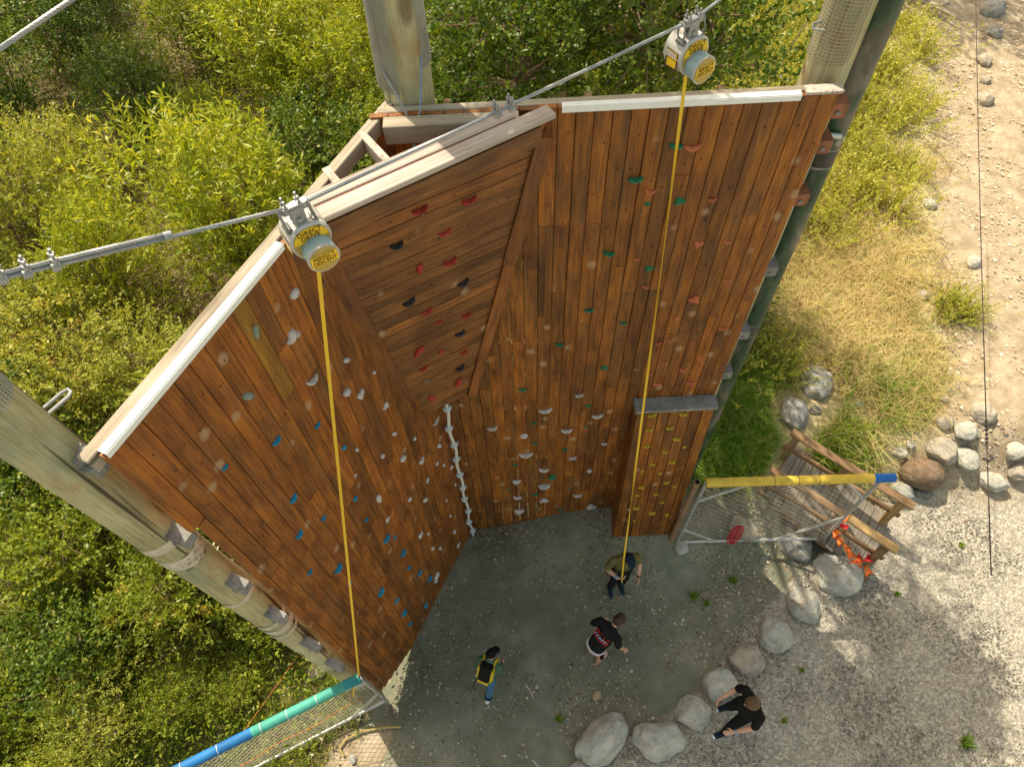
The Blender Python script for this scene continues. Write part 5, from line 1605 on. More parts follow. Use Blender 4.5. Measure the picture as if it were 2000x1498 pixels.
    n = len(me.polygons); cen = np.zeros(n * 3, dtype=np.float32); me.polygons.foreach_get('center', cen); cen = cen.reshape(-1, 3)
    smp = np.array(F.samp); best = np.full(n, 1e9); bi = np.zeros(n, dtype=np.int32)
    ridx = np.array([names.index(r) for r in F.reg])
    for i in range(len(smp)):
        d = np.linalg.norm(cen - smp[i, :3], axis=1) - smp[i, 3]
        m = d < best; best[m] = d[m]; bi[m] = ridx[i]
    me.polygons.foreach_set('material_index', bi)
    Wm = Matrix.Translation(Vector(loc)) @ Matrix.Rotation(math.atan2(-heading[0], heading[1]), 4, 'Z') @ Matrix.Scale(scale, 4)
    o = obj('person', me, None, Wm)
    props(o, label, 'person')
    # eyes
    for sx in (-1, 1):
        bm = bmesh.new(); bmesh.ops.create_icosphere(bm, subdivisions=1, radius=0.009)
        em = bpy.data.meshes.new('eye'); bm.to_mesh(em); bm.free(); em.materials.append(M_DARK)
        obj('eye', em, o, Wm @ Matrix.Translation(head_pt(0.03 * sx, 0.088, 0.012)))
    def shell(name, mat, zmin, grow, seed, rough=0.0, back=0.0):
        bm = bmesh.new(); bmesh.ops.create_icosphere(bm, subdivisions=4, radius=1.0)
        kill = [v for v in bm.verts if v.co.z < zmin + 0.55 * max(0, v.co.y) - back * max(0, -v.co.y)]
        bmesh.ops.delete(bm, geom=kill, context='VERTS')
        from mathutils import noise
        for v in bm.verts:
            x, y, z = v.co
            k = grow * (1 + rough * noise.noise(v.co * 6 + Vector((seed, 0, 0))))
            v.co = head_pt(x * 0.078 * k, y * 0.098 * k, z * 0.118 * k)
        bmesh.ops.solidify(bm, geom=bm.faces[:], thickness=0.012)
        hm = bpy.data.meshes.new(name); bm.to_mesh(hm); bm.free(); hm.materials.append(mat)
        hm.polygons.foreach_set('use_smooth', [True] * len(hm.polygons))
        return obj(name, hm, o, Wm)
    if hair: shell('hair', hair, -0.05, 1.16, 1.3, 0.18, 0.45)
    if cap:
        c_ = shell('cap', cap, 0.12, 1.16, 2.0, 0.0)
        mb = MB(); v = []
        for i in range(9):
            a = math.pi * i / 8
            v.append(head_pt(0.078 * math.cos(a), 0.075 + 0.0 * math.sin(a), 0.05)); v.append(head_pt(0.07 * math.cos(a), 0.085 + 0.085 * math.sin(a), 0.035 - 0.01 * math.sin(a)))
        mb.add(v, [(2 * i, 2 * i + 1, 2 * i + 3, 2 * i + 2) for i in range(8)])
        b_ = mb.build('cap_brim', cap, o, None)
        b_.matrix_parent_inverse = WM[o.name].inverted(); b_.matrix_basis = Wm
        b_.modifiers.new('thick', 'SOLIDIFY').thickness = 0.006
    return o, Wm, head_pt

STAND = dict(pelvis=(0, 0, 0.97), waist=(0, 0.01, 1.1), chest=(0, 0.01, 1.28), shoulder=(0, 0, 1.44), neck=(0, 0.02, 1.52), head=(0, 0.05, 1.64), look=(0, 1, -0.3),
             shL=(-0.19, 0, 1.42), shR=(0.19, 0, 1.42), hipL=(-0.09, 0, 0.93), hipR=(0.09, 0, 0.93), knL=(-0.1, 0.03, 0.5), knR=(0.1, 0.03, 0.5),
             anL=(-0.11, -0.02, 0.085), anR=(0.11, -0.02, 0.085), toeL=(-0.12, 0.2, 0.02), toeR=(0.12, 0.2, 0.02),
             elL=(-0.25, -0.03, 1.14), wrL=(-0.25, 0.1, 0.91), elR=(0.25, -0.03, 1.14), wrR=(0.25, 0.1, 0.91),
             hdL=(0, 0.3, -1), hdR=(0, 0.3, -1), pnL=(1, 0, 0), pnR=(-1, 0, 0))
def pose(**k): d = dict(STAND); d.update(k); return d

# belayer in the olive shirt: holds the strap with his right hand
J1 = pose(head=(-0.02, 0.09, 1.63), look=(-0.25, 1, -0.75), elR=(0.30, 0.04, 1.16), wrR=(0.15, 0.22, 1.12), hdR=(-1, 0.25, 0.15), pnR=(0, -1, 0.2), curlR=0.9,
          elL=(-0.27, 0.02, 1.15), wrL=(-0.22, 0.22, 0.98), hdL=(0.1, 0.6, -0.8), curlL=0.8,
          knL=(-0.08, 0.06, 0.5), knR=(0.12, 0.08, 0.5), anL=(-0.05, 0.05, 0.085), anR=(0.15, 0.06, 0.085), toeL=(-0.06, 0.3, 0.02), toeR=(0.17, 0.3, 0.02))
m1 = dict(shirt=cloth('olive_shirt', (0.14, 0.125, 0.045)), pants=cloth('black_trousers', (0.012, 0.012, 0.014)), shoe=cloth('dark_teal_shoes', (0.012, 0.035, 0.05)))
z1 = float(gz(1.24, 2.66))
p1, W1, h1 = person('person in olive shirt and dark cap holding the yellow strap below the kicker panel', (1.235, 2.66, z1), (0.12, -1), J1, dict(torso='shirt', hips='pants', sleeve=0.8), m1, 1.0, None, cloth('navy_cap', (0.012, 0.022, 0.04)))
def child_tube(name, pts, r, mat, parent, Wm):
    mb = MB(); mb.tube(pts, r, 10); o = mb.build(name, mat, parent, None, True); o.matrix_basis = Wm; return o
child_tube('wristband', [Vector((0.185, 0.18, 1.128)), Vector((0.165, 0.2, 1.123))], 0.034, cloth('blue_wristband', (0.05, 0.3, 0.6)), p1, W1)
child_tube('watch', [Vector((-0.226, 0.2, 1.0)), Vector((-0.222, 0.215, 0.985))], 0.036, M_DARK, p1, W1)
child_tube('harness_belt', [Vector((0.158 * math.cos(a), 0.118 * math.sin(a), 1.03)) for a in [2 * math.pi * i / 20 for i in range(21)]], 0.018, m1['pants'], p1, W1)
child_tube('key_lanyard', [Vector((0.17, 0.02, 1.02)), Vector((0.2, 0.05, 0.9)), Vector((0.19, 0.06, 0.82))], 0.008, M_DARK, p1, W1)
hand1 = W1 @ Vector((0.085, 0.25, 1.12))
st2 = ribbon('belay_strap', [(1.03, 3.42, 6.9), hand1 + Vector((-0.012, 0.10, 0.42)), hand1 + Vector((0, 0.015, 0.02)), hand1 + Vector((0.01, 0, -0.12))], 0.019, lambda t: 2.2 * t + 1.1 * math.sin(9 * t), None, Vector((1, 0, 0)))
props(st2, 'yellow webbing strap hanging from the right belay device to the person below', 'strap', 'belay straps')
mb = MB(); mb.tube([hand1 + Vector(q) for q in ((0.01, -.01, -.1), (0.025, -.012, -.14), (0.01, -.01, -.18), (-.005, -.008, -.14))], 0.007, 6, True, True)
mb.build('carabiner', M_BOLT, st2, None, True)

# spotter in the black printed shirt, leaning towards the wall, right arm reaching out
J2 = pose(pelvis=(0, -0.08, 0.93), waist=(0, -0.01, 1.05), chest=(0, 0.11, 1.2), shoulder=(0, 0.22, 1.33), neck=(0.01, 0.31, 1.4), head=(0.02, 0.40, 1.48), look=(0.2, 1, -0.35),
          shL=(-0.19, 0.2, 1.34), shR=(0.19, 0.2, 1.32), hipL=(-0.09, -0.08, 0.9), hipR=(0.09, -0.08, 0.9), knL=(-0.12, 0.06, 0.48), knR=(0.12, 0.03, 0.48), anL=(-0.12, 0.02, 0.085), anR=(0.12, -0.06, 0.085),
          toeL=(-0.13, 0.24, 0.02), toeR=(0.14, 0.16, 0.02), elR=(0.27, 0.17, 1.08), wrR=(0.33, 0.25, 0.86), hdR=(0.4, 0.5, -0.7), pnR=(0, 0, -1), curlR=0.12,
          elL=(-0.28, 0.12, 1.1), wrL=(-0.24, 0.28, 0.96), hdL=(0.3, 0.9, -0.2), pnL=(1, 0, 0))
m2 = dict(shirt=cloth('black_tee', (0.011, 0.011, 0.011)), pants=cloth('pink_patterned_shorts', (0.5, 0.3, 0.27), 0.4), shoe=cloth('tan_shoes', (0.3, 0.2, 0.13)))
HAIR_BROWN = mat_simple('dark_brown_hair', (0.045, 0.024, 0.012), 0.55, 0.4, 0, 0.5, 30, 0.6)
p2, W2, h2 = person('person in black shirt with red lettering on the back and pink shorts', (0.86, 1.80, 0), (0.75, 0.62), J2, dict(torso='shirt', hips='pants', sleeve=0.85, shorts=True), m2, 0.96, HAIR_BROWN)
# printed emblem on the back: red flourishes round a white and blue wordmark band
def back_pt(x, t):
    """x across the back, t up the spine (0 waist .. 1 shoulders), just above the cloth"""
    a, b = Vector((0, -0.01, 1.05)), Vector((0, 0.22, 1.33)); d = (b - a); c = a + d * t
    nrm_ = Vector((0, -d.z, d.y)).normalized()
    return c + Vector((x, 0, 0)) + nrm_ * (0.128 * math.sqrt(max(0.05, 1 - (x / 0.20) ** 2)) + 0.004)
def decal(name, lines, r, mat):
    mb = MB()
    for ln_ in lines: mb.tube([back_pt(x, t) for x, t in ln_], r, 5)
    o = mb.build(name, mat, p2, None, True); o.matrix_basis = W2; return o
PR_RED = cloth('red_print', (0.62, 0.03, 0.02)); PR_WH = cloth('white_print', (0.6, 0.58, 0.66)); PR_BL = cloth('blue_print', (0.12, 0.14, 0.45))
decal('shirt_print', [[(-0.13 + 0.027 * k, 0.42 + 0.05 * (k % 2)), (-0.118 + 0.027 * k, 0.56 - 0.05 * (k % 2))] for k in range(10)], 0.007, PR_WH)
decal('shirt_print', [[(-0.135 + 0.03 * k, 0.48), (-0.115 + 0.03 * k, 0.50)] for k in range(9)], 0.006, PR_BL)
decal('shirt_print', [[(-0.14 + 0.014 * k, 0.36 + 0.02 * math.sin(k)) for k in range(21)], [(-0.13 + 0.012 * k, 0.66 + 0.08 * math.sin(k * 0.9)) for k in range(10)], [(0.03 + 0.012 * k, 0.62 + 0.1 * math.sin(k * 0.7 + 2)) for k in range(10)], [(-0.15, 0.38), (-0.15, 0.7), (-0.11, 0.74)], [(0.12, 0.35), (0.14, 0.5), (0.13, 0.56)]], 0.006, PR_RED)
child_tube('harness_belt', [Vector((0.165 * math.cos(a), -0.07 + 0.125 * math.sin(a), 0.99)) for a in [2 * math.pi * i / 20 for i in range(21)]], 0.014, PR_WH, p2, W2)
child_tube('chalk_bag', [Vector((0.17, -0.1, 0.98)), Vector((0.19, -0.12, 0.86))], 0.035, M_DARK, p2, W2)

# walker with the backpack
J3 = pose(pelvis=(0, 0.0, 0.9), waist=(0, 0.04, 1.02), chest=(0, 0.12, 1.16), shoulder=(0, 0.19, 1.29), neck=(0, 0.25, 1.36), head=(0.0, 0.32, 1.46), look=(0.6, 1, -0.2),
          shL=(-0.16, 0.19, 1.28), shR=(0.16, 0.19, 1.28), hipL=(-0.085, 0.0, 0.86), hipR=(0.085, 0.0, 0.86), knL=(-0.09, 0.17, 0.5), knR=(0.09, -0.02, 0.47), anL=(-0.09, 0.16, 0.085), anR=(0.09, -0.22, 0.12),
          toeL=(-0.09, 0.4, 0.02), toeR=(0.09, 0.0, 0.02), elR=(0.2, 0.18, 1.04), wrR=(0.17, 0.32, 0.92), hdR=(0, 1, -0.2), pnR=(-1, 0, 0), elL=(-0.2, 0.1, 1.03), wrL=(-0.2, 0.25, 0.88))
m3 = dict(shirt=cloth('green_jacket', (0.07, 0.14, 0.09)), pants=cloth('blue_jeans', (0.06, 0.14, 0.26), 0.3), shoe=cloth('white_shoes', (0.6, 0.6, 0.6)))
p3, W3, h3 = person('person in green top, dark cap and rolled blue jeans walking with a backpack', (-0.47, 1.50, 0), (0.42, 0.9), J3, dict(torso='shirt', hips='pants', sleeve=0.9, long=True), m3, 0.9, None, cloth('black_cap', (0.008, 0.008, 0.008)))
child_tube('jean_cuff', [Vector((0.09, -0.205, 0.17)), Vector((0.09, -0.19, 0.21))], 0.068, cloth('dark_denim', (0.012, 0.025, 0.05)), p3, W3)
child_tube('jean_cuff', [Vector((-0.09, 0.16, 0.13)), Vector((-0.09, 0.161, 0.17))], 0.066, MATS['dark_denim'], p3, W3)
BAGM = Matrix.Translation((0, 0.16, -0.04)) @ Matrix.Translation((0, 0, 1.2)) @ Matrix.Rotation(R(-28), 4, 'X') @ Matrix.Translation((0, 0, -1.2))
bk = empty('backpack', W3 @ Vector((0, -0.2, 1.0))); props(bk, 'black backpack with yellow side bands worn by the person in jeans', 'backpack')
def bag_part(name, c, size, mat, ch=0.03):
    mb = MB(); mb.box(c, size, None, ch); me = mesh(name, mb.v, mb.f, mat, False)
    o = obj(name, me, bk, W3 @ BAGM); b_ = o.modifiers.new('round', 'BEVEL'); b_.width = 0.02; b_.segments = 2; return o
bag_part('bag_body', (0, -0.18, 1.2), (0.22, 0.11, 0.32), cloth('black_nylon', (0.01, 0.01, 0.01)))
M_BAGY = cloth('yellow_nylon', (0.6, 0.42, 0.02))
bag_part('side_band', (0.125, -0.15, 1.2), (0.04, 0.11, 0.28), M_BAGY, 0.01); bag_part('side_band', (-0.125, -0.15, 1.2), (0.04, 0.11, 0.28), M_BAGY, 0.01)
bag_part('lower_band', (0, -0.185, 1.03), (0.21, 0.115, 0.05), M_BAGY, 0.01)
bag_part('top_flap', (0, -0.16, 1.385), (0.23, 0.15, 0.05), MATS['black_nylon'], 0.02)
for sx in (-1, 1):
    mb = MB(); mb.tube([(0.1 * sx, -0.12, 1.37), (0.11 * sx, 0.0, 1.415), (0.115 * sx, 0.12, 1.33), (0.12 * sx, 0.13, 1.2), (0.14 * sx, 0.05, 1.08), (0.13 * sx, -0.12, 1.02)], 0.02, 8)
    o = mb.build('shoulder_strap', M_BAGY, bk, None, True); o.matrix_basis = W3 @ BAGM
mb = MB(); mb.tube([(-0.12, -0.24, 1.05), (-0.14, -0.27, 0.92), (-0.13, -0.28, 0.84)], 0.008, 6); o = mb.build('loose_strap', MATS['black_nylon'], bk, None, True); o.matrix_basis = W3 @ BAGM

# man in black striding left past the boulders
J4 = pose(head=(0, 0.08, 1.66), look=(0.25, 1, -0.45), elR=(0.27, 0.02, 1.17), wrR=(0.24, 0.28, 1.12), hdR=(-0.2, 1, 0.0), pnR=(-1, 0, -0.3), curlR=0.6,
          elL=(-0.27, 0.06, 1.15), wrL=(-0.22, 0.33, 1.05), hdL=(0.25, 1, -0.15), pnL=(0.2, 0, -1), curlL=0.3,
          knL=(-0.13, 0.2, 0.52), anL=(-0.16, 0.22, 0.085), toeL=(-0.16, 0.45, 0.02), knR=(0.12, 0.06, 0.5), anR=(0.15, -0.02, 0.085), toeR=(0.17, 0.25, 0.02))
m4 = dict(shirt=cloth('black_cotton', (0.009, 0.009, 0.009)), pants=cloth('black_jogger', (0.008, 0.009, 0.011)), shoe=cloth('navy_trainers', (0.012, 0.025, 0.045)), toe=cloth('white_toecap', (0.68, 0.7, 0.72)))
p4, W4, h4 = person('person all in black with brown hair striding past the boulders on the gravel', (2.38, 1.02, 0), (-0.95, -0.30), J4, dict(torso='shirt', hips='pants', sleeve=0.85, toecap=True), m4, 1.04, mat_simple('brown_hair', (0.12, 0.065, 0.03), 0.55, 0.4, 0, 0.5, 30, 0.6))
child_tube('wristband', [Vector((-0.225, 0.3, 1.062)), Vector((-0.222, 0.315, 1.057))], 0.034, MATS['blue_wristband'], p4, W4)
child_tube('necklace', [Vector((0.085 * math.cos(a), 0.02 + 0.09 * math.sin(a), 1.505 - 0.025 * math.sin(a))) for a in [2 * math.pi * i / 20 for i in range(21)]], 0.005, M_STEEL, p4, W4)

# ------------------------------------------------------------------ vegetation
M_WILLOW = mat_leaf('willow_leaf', [(0.0, (0.099, 0.148, 0.007)), (0.35, (0.220, 0.285, 0.015)), (0.7, (0.396, 0.433, 0.037)), (1.0, (0.572, 0.524, 0.099))])
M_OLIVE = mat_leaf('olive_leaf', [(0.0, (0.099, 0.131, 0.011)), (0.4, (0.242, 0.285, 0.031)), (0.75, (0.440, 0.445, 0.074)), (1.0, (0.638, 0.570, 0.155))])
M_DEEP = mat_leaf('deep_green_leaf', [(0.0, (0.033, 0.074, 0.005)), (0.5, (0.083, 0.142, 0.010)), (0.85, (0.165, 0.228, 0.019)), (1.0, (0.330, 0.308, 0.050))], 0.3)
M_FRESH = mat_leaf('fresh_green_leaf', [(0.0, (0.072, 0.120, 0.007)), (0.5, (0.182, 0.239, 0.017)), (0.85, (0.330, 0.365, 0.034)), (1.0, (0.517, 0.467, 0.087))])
M_WEED = mat_leaf('yellow_weed', [(0.0, (0.154, 0.194, 0.019)), (0.4, (0.330, 0.353, 0.046)), (0.75, (0.517, 0.502, 0.093)), (1.0, (0.682, 0.616, 0.167))])
M_FLOWER = mat_leaf('ochre_blossom', [(0.0, (0.330, 0.217, 0.019)), (0.6, (0.528, 0.376, 0.043)), (1.0, (0.660, 0.524, 0.087))], 0.2)
M_DRY = mat_leaf('dry_grass_blade', [(0.0, (0.33, 0.26, 0.08)), (0.25, (0.44, 0.34, 0.13)), (0.6, (0.58, 0.46, 0.21)), (0.85, (0.7, 0.57, 0.31)), (1.0, (0.4, 0.38, 0.09))], 0.25, 0.7, 0.15)
M_GREENGRASS = mat_leaf('green_grass_blade', [(0.0, (0.066, 0.148, 0.006)), (0.5, (0.154, 0.274, 0.012)), (0.85, (0.286, 0.376, 0.025)), (1.0, (0.495, 0.422, 0.068))], 0.3)
M_TWIG = mat_weather('twig_bark', (0.12, 0.08, 0.05), (0.23, 0.16, 0.1), (0.36, 0.27, 0.19), 0.3)

def unit(v): return v / np.maximum(1e-9, np.linalg.norm(v, axis=-1, keepdims=True))

def leaves(P, D, L, Wd, g, curl=0.15):
    """leaf quads: P base points, D growth direction, L length, Wd width"""
    n = len(P)
    D = unit(D); up = unit(g.normal(0, 1, (n, 3)) + np.array([0, 0, 1.4]))
    S_ = unit(np.cross(D, up)); N = np.cross(S_, D)
    L = L[:, None]; Wd = Wd[:, None]
    mid = P + D * L * 0.45
    V = np.stack([P, mid + S_ * Wd * 0.5 + N * L * curl * 0.4, P + D * L - N * L * curl * 0.5, mid - S_ * Wd * 0.5 + N * L * curl * 0.4], 1)
    return V

def crown(seed, nspr, per, rad, L, W, lobes=7, spr=(0.18, 0.4), up=0.5, base=0.0, shell=0.35, tint=(0.15, 0.85), droop=0.0):
    """sprigs spread through a lumpy crown; returns leaf quads, tints, clump centres"""
    g = np.random.default_rng(seed)
    rad = np.array(rad)
    lob = unit(g.normal(0, 1, (lobes, 3)) + np.array([0, 0, 0.45])) * g.uniform(0.45, 0.8, (lobes, 1)) * rad
    lr = g.uniform(0.35, 0.6, lobes)
    k = g.integers(0, lobes, nspr)
    dirs = unit(g.normal(0, 1, (nspr, 3)) + np.array([0, 0, 0.35]))
    rr = 1 - shell * g.random(nspr) ** 1.5
    c = lob[k] + dirs * (lr[k] * rr)[:, None] * rad
    c[:, 2] += base + rad[2] * 0.9
    c[:, 2] = np.maximum(c[:, 2], 0.08)
    out = unit(dirs * 0.8 + np.array([0, 0, up]) + 0.35 * g.normal(0, 1, (nspr, 3)))
    Ls = g.uniform(*spr, nspr)
    t = (np.arange(per) + 0.5) / per
    Pn = c[:, None, :] + out[:, None, :] * (Ls[:, None] * t[None, :])[:, :, None]
    Pn[:, :, 2] -= droop * (t[None, :] ** 2) * Ls[:, None]
    rnd3 = unit(g.normal(0, 1, (nspr, per, 3)))
    Dn = out[:, None, :] * 0.7 + rnd3 * 0.9 - np.array([0, 0, droop * 0.6])
    P = Pn.reshape(-1, 3); D = Dn.reshape(-1, 3)
    ln = g.uniform(0.65, 1.2, len(P)) * L; wd = ln * (W / L) * g.uniform(0.8, 1.2, len(P))
    V = leaves(P, D, ln, wd, g)
    lobt = g.uniform(-0.12, 0.12, lobes)[k]
    ti = np.clip(g.uniform(*tint, nspr)[:, None] * 0.6 + 0.4 * g.uniform(*tint, (nspr, per)) + lobt[:, None], 0, 1).reshape(-1)
    return V, ti, lob + np.array([0, 0, base + rad[2] * 0.9]), c, out, Ls

def stems_mesh(name, centres, tips, r, seed, mat, trunk=None):
    g = random.Random(seed); mb = MB()
    for c in centres:
        c = Vector(c); b = Vector((g.uniform(-.12, .12), g.uniform(-.12, .12), -0.05))
        m = b.lerp(c, 0.5) + Vector((g.uniform(-.15, .15), g.uniform(-.15, .15), 0.1))
        mb.tube([b, m, c], [r, r * 0.7, r * 0.35], 6)
        for t in g.sample(tips, min(10, len(tips))):
            t = Vector(t)
            if (t - c).length < 0.9: mb.tube([c, c.lerp(t, .5) + Vector((0, 0, .04)), t], [r * .35, r * .25, r * .12], 4, False)
    return mesh(name, mb.v, mb.f, mat, True)

# --- shrub kinds (shared meshes)
KIND = {}
def make_kind(key, mat, seed, nspr, per, rad, L, W, flowers=False, **kw):
    V, ti, lob, c, out, Ls = crown(seed, nspr, per, rad, L, W, **kw)
    fm = np_quads('foliage', V, mat, ti)
    tips = [tuple(p) for p in c[::max(1, len(c) // 60)]]
    sm = stems_mesh('stems', lob, tips, 0.022, seed, M_TWIG)
    fl = None
    if flowers:
        g = np.random.default_rng(seed + 1)
        top = c[c[:, 2] > np.quantile(c[:, 2], 0.45)]
        pick = top[g.integers(0, len(top), flowers)]
        P = (pick[:, None, :] + g.normal(0, 0.045, (flowers, 60, 3)) * np.array([1, 1, 0.5]) + np.array([0, 0, 0.14])).reshape(-1, 3)
        D = unit(g.normal(0, 1, P.shape) + np.array([0, 0, 0.8])); ln = g.uniform(0.012, 0.024, len(P))
        fl = np_quads('blossom', leaves(P, D, ln, ln * 0.9, g), M_FLOWER, g.random(len(P)))
    KIND[key] = (fm, sm, fl)
make_kind('willow', M_WILLOW, 31, 900, 11, (1.0, 1.0, 0.95), 0.095, 0.024, lobes=9, up=0.9, tint=(0.25, 1.0), spr=(0.25, 0.5))
make_kind('willow2', M_WILLOW, 32, 800, 11, (1.0, 1.0, 0.95), 0.085, 0.022, lobes=8, up=0.8, tint=(0.15, 0.95), spr=(0.25, 0.5))
make_kind('olive', M_OLIVE, 33, 900, 12, (1.0, 1.0, 0.85), 0.052, 0.022, 26, lobes=9, tint=(0.2, 1.0))
make_kind('olive2', M_OLIVE, 34, 900, 12, (1.0, 1.0, 0.85), 0.05, 0.021, 0, lobes=8, tint=(0.1, 0.95))
make_kind('fresh', M_FRESH, 35, 900, 12, (1.0, 1.0, 0.8), 0.06, 0.034, lobes=9, tint=(0.15, 1.0))
make_kind('deep', M_DEEP, 36, 900, 12, (1.0, 1.0, 0.9), 0.06, 0.034, lobes=9, tint=(0.1, 1.0))
make_kind('elder', M_FRESH, 37, 800, 12, (1.0, 1.0, 0.85), 0.07, 0.028, 22, lobes=8, tint=(0.2, 0.9), up=0.3)

def shrub(kind, x, y, s, label, group, sz=1.0, rot=None, name='shrub', cat='shrub', dz=0.0):
    g = random.Random(int(x * 977 + y * 131))
    fm, sm, fl = KIND[kind]
    p = at(x, y, dz); e = empty(name, p); props(e, label, cat, group)
    m = Matrix.Translation(p) @ Matrix.Rotation(g.uniform(0, 6.28) if rot is None else rot, 4, 'Z') @ Matrix.Diagonal((s * 1.2, s * g.uniform(1.08, 1.3), s * sz * 1.1, 1))
    obj('foliage', fm, e, m); obj('stems', sm, e, m)
    if fl: obj('blossom', fl, e, m)
    return e

G1 = 'shrubs in the thicket left of the wall'
def many(spec, label, group):
    for q in spec: shrub(q[0], q[1], q[2], q[3], label, group, q[4] if len(q) > 4 else 1.0)
# singled out shrubs
shrub('willow', -4.55, 8.3, 1.25, 'big bright yellow green bush with narrow leaves above the left belay device', G1, 1.15)
shrub('willow2', -6.3, 7.6, 0.85, 'smaller narrow leaved bush left of the big bright one', G1, 1.3)
shrub('elder', -3.35, 3.55, 0.95, 'leafy bush with ochre blossom beside the top of the left pole', G1, 1.2)
shrub('elder', -4.7, 3.7, 0.9, 'blossoming bush at the left edge below the steel cable', G1, 1.2)
many([('olive', -6.2, 5.9, 1.05), ('olive2', -5.1, 5.6, 0.95), ('olive2', -7.3, 6.6, 1.0), ('olive', -7.9, 5.2, 1.0), ('olive2', -7.6, 8.5, 1.15, 1.2), ('olive', -8.9, 7.6, 1.1), ('olive2', -9.3, 9.4, 1.1), ('olive', -8.2, 10.2, 0.95)], 'pale small leaved shrub in the sunny left part of the thicket', 'pale shrubs in the left thicket')
many([('willow2', -3.2, 6.1, 0.95), ('fresh', -2.6, 4.9, 0.85, 1.2), ('willow2', -3.9, 5.0, 0.9), ('fresh', -2.3, 6.6, 0.9), ('fresh', -1.9, 4.0, 0.55, 1.1)], 'bright green shrub close behind the left side of the wall', 'bright shrubs behind the left wall')
many([('deep', -5.3, 2.2, 0.7), ('elder', -4.3, 2.5, 0.75), ('fresh', -5.9, 3.3, 0.85), ('deep', -6.6, 4.4, 0.9), ('fresh', -3.2, 2.6, 0.55)], 'green leafy shrub in the shade left of the timber pole', 'shaded shrubs left of the pole')
many([('olive2', -4.9, 1.2, 0.6), ('fresh', -5.9, 1.7, 0.7), ('willow2', -5.4, 0.4, 0.45), ('fresh', -4.1, 1.5, 0.42), ('fresh', -6.5, 0.7, 0.7), ('fresh', -3.5, 1.6, 0.3)], 'low green shrub in the bottom left corner of the photo', 'low shrubs in the bottom left')
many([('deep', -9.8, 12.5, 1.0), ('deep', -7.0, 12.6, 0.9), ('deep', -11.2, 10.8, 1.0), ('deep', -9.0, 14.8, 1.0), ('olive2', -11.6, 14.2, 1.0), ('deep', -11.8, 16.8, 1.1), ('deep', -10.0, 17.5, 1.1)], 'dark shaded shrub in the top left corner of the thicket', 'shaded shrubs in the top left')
many([('willow', -4.3, 13.2, 1.2), ('willow2', -2.9, 12.0, 1.1), ('fresh', -4.6, 15.4, 1.2), ('willow', -2.4, 14.2, 1.2), ('fresh', -6.0, 14.6, 1.0), ('willow2', -3.6, 16.8, 1.3), ('fresh', -5.6, 11.2, 0.8)], 'sunlit shrub at the top of the photo left of the corner pole', 'sunlit shrubs at the top')
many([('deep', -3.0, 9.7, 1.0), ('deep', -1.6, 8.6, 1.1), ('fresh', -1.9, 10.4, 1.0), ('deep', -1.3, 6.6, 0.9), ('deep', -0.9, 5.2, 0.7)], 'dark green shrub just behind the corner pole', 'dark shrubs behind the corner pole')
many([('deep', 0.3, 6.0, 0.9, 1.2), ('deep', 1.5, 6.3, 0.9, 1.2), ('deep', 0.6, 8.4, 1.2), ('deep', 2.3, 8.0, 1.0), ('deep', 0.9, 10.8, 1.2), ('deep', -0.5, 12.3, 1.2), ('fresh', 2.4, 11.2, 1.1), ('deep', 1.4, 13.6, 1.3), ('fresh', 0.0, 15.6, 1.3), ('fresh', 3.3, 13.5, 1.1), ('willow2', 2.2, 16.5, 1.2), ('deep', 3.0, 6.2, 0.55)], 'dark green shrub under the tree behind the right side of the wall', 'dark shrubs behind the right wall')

# --- trees: their crowns stand above the picture and dapple the yard
def tree(label, x, y, trunk_h, crowns, seed, mat, nspr, per, L, W, r=0.16, group='tall trees round the climbing wall', kidname='tree'):
    p = at(x, y, -0.2); e = empty(kidname, p); props(e, label, 'tree', group)
    g = random.Random(seed); Vs = []; Ts = []; mb = MB()
    top = Vector((x, y, trunk_h))
    pts = [p + (top - p) * t + Vector((0.18 * math.sin(t * 5 + seed), 0.15 * math.cos(t * 4 + seed), 0)) for t in [i / 8 for i in range(9)]]
    mb.tube(pts, [r * (1 - 0.65 * i / 8) for i in range(9)], 12)
    for (cx, cy, cz, rx, ry, rz, frac) in crowns:
        V, ti, lob, c, out, Ls = crown(seed + int(cz * 10), int(nspr * frac), per, (rx, ry, rz), L, W, lobes=11, shell=0.6, tint=(0.1, 1.0), base=-rz * 0.9)
        off = np.array([cx, cy, cz]); Vs.append(V + off); Ts.append(ti)
        lb = lob + off
        for q in lb:
            q = Vector(q); k = min(8, max(3, int((q.z - p.z) / (trunk_h - p.z) * 8) - 2)); s = pts[k]
            mb.tube([s, s.lerp(q, .5) + Vector((0, 0, .25)), q], [r * 0.4, r * 0.25, r * 0.1], 6)
            for t in c[::max(1, len(c) // 160)]:
                t = Vector(t + off)
                if (t - q).length < 0.8: mb.tube([q, t], [r * .1, r * .04], 4, False)
    V = np.concatenate(Vs) - np.array(p); T_ = np.concatenate(Ts)
    M4 = Matrix.Translation(p)
    obj('crown', np_quads('crown', V, mat, T_), e, M4)
    mb.build('trunk', M_TWIG, e, M4, True)
    return e
tree('leafy dark green tree behind the wall at the top centre', 0.7, 8.6, 9.5, [(0.9, 7.3, 4.2, 2.4, 1.6, 1.6, 0.9), (1.6, 6.15, 8.3, 0.9, 1.55, 0.9, 0.34), (-0.6, 5.6, 9.6, 1.1, 0.9, 0.9, 0.22)], 51, M_DEEP, 2600, 12, 0.072, 0.042)
tree('tall tree standing off the upper left corner that shades the thicket', -9.6, 17.6, 10, [(-9.6, 16.6, 8.6, 2.2, 1.6, 1.5, 1.0)], 52, M_DEEP, 800, 10, 0.1, 0.06, 0.2)
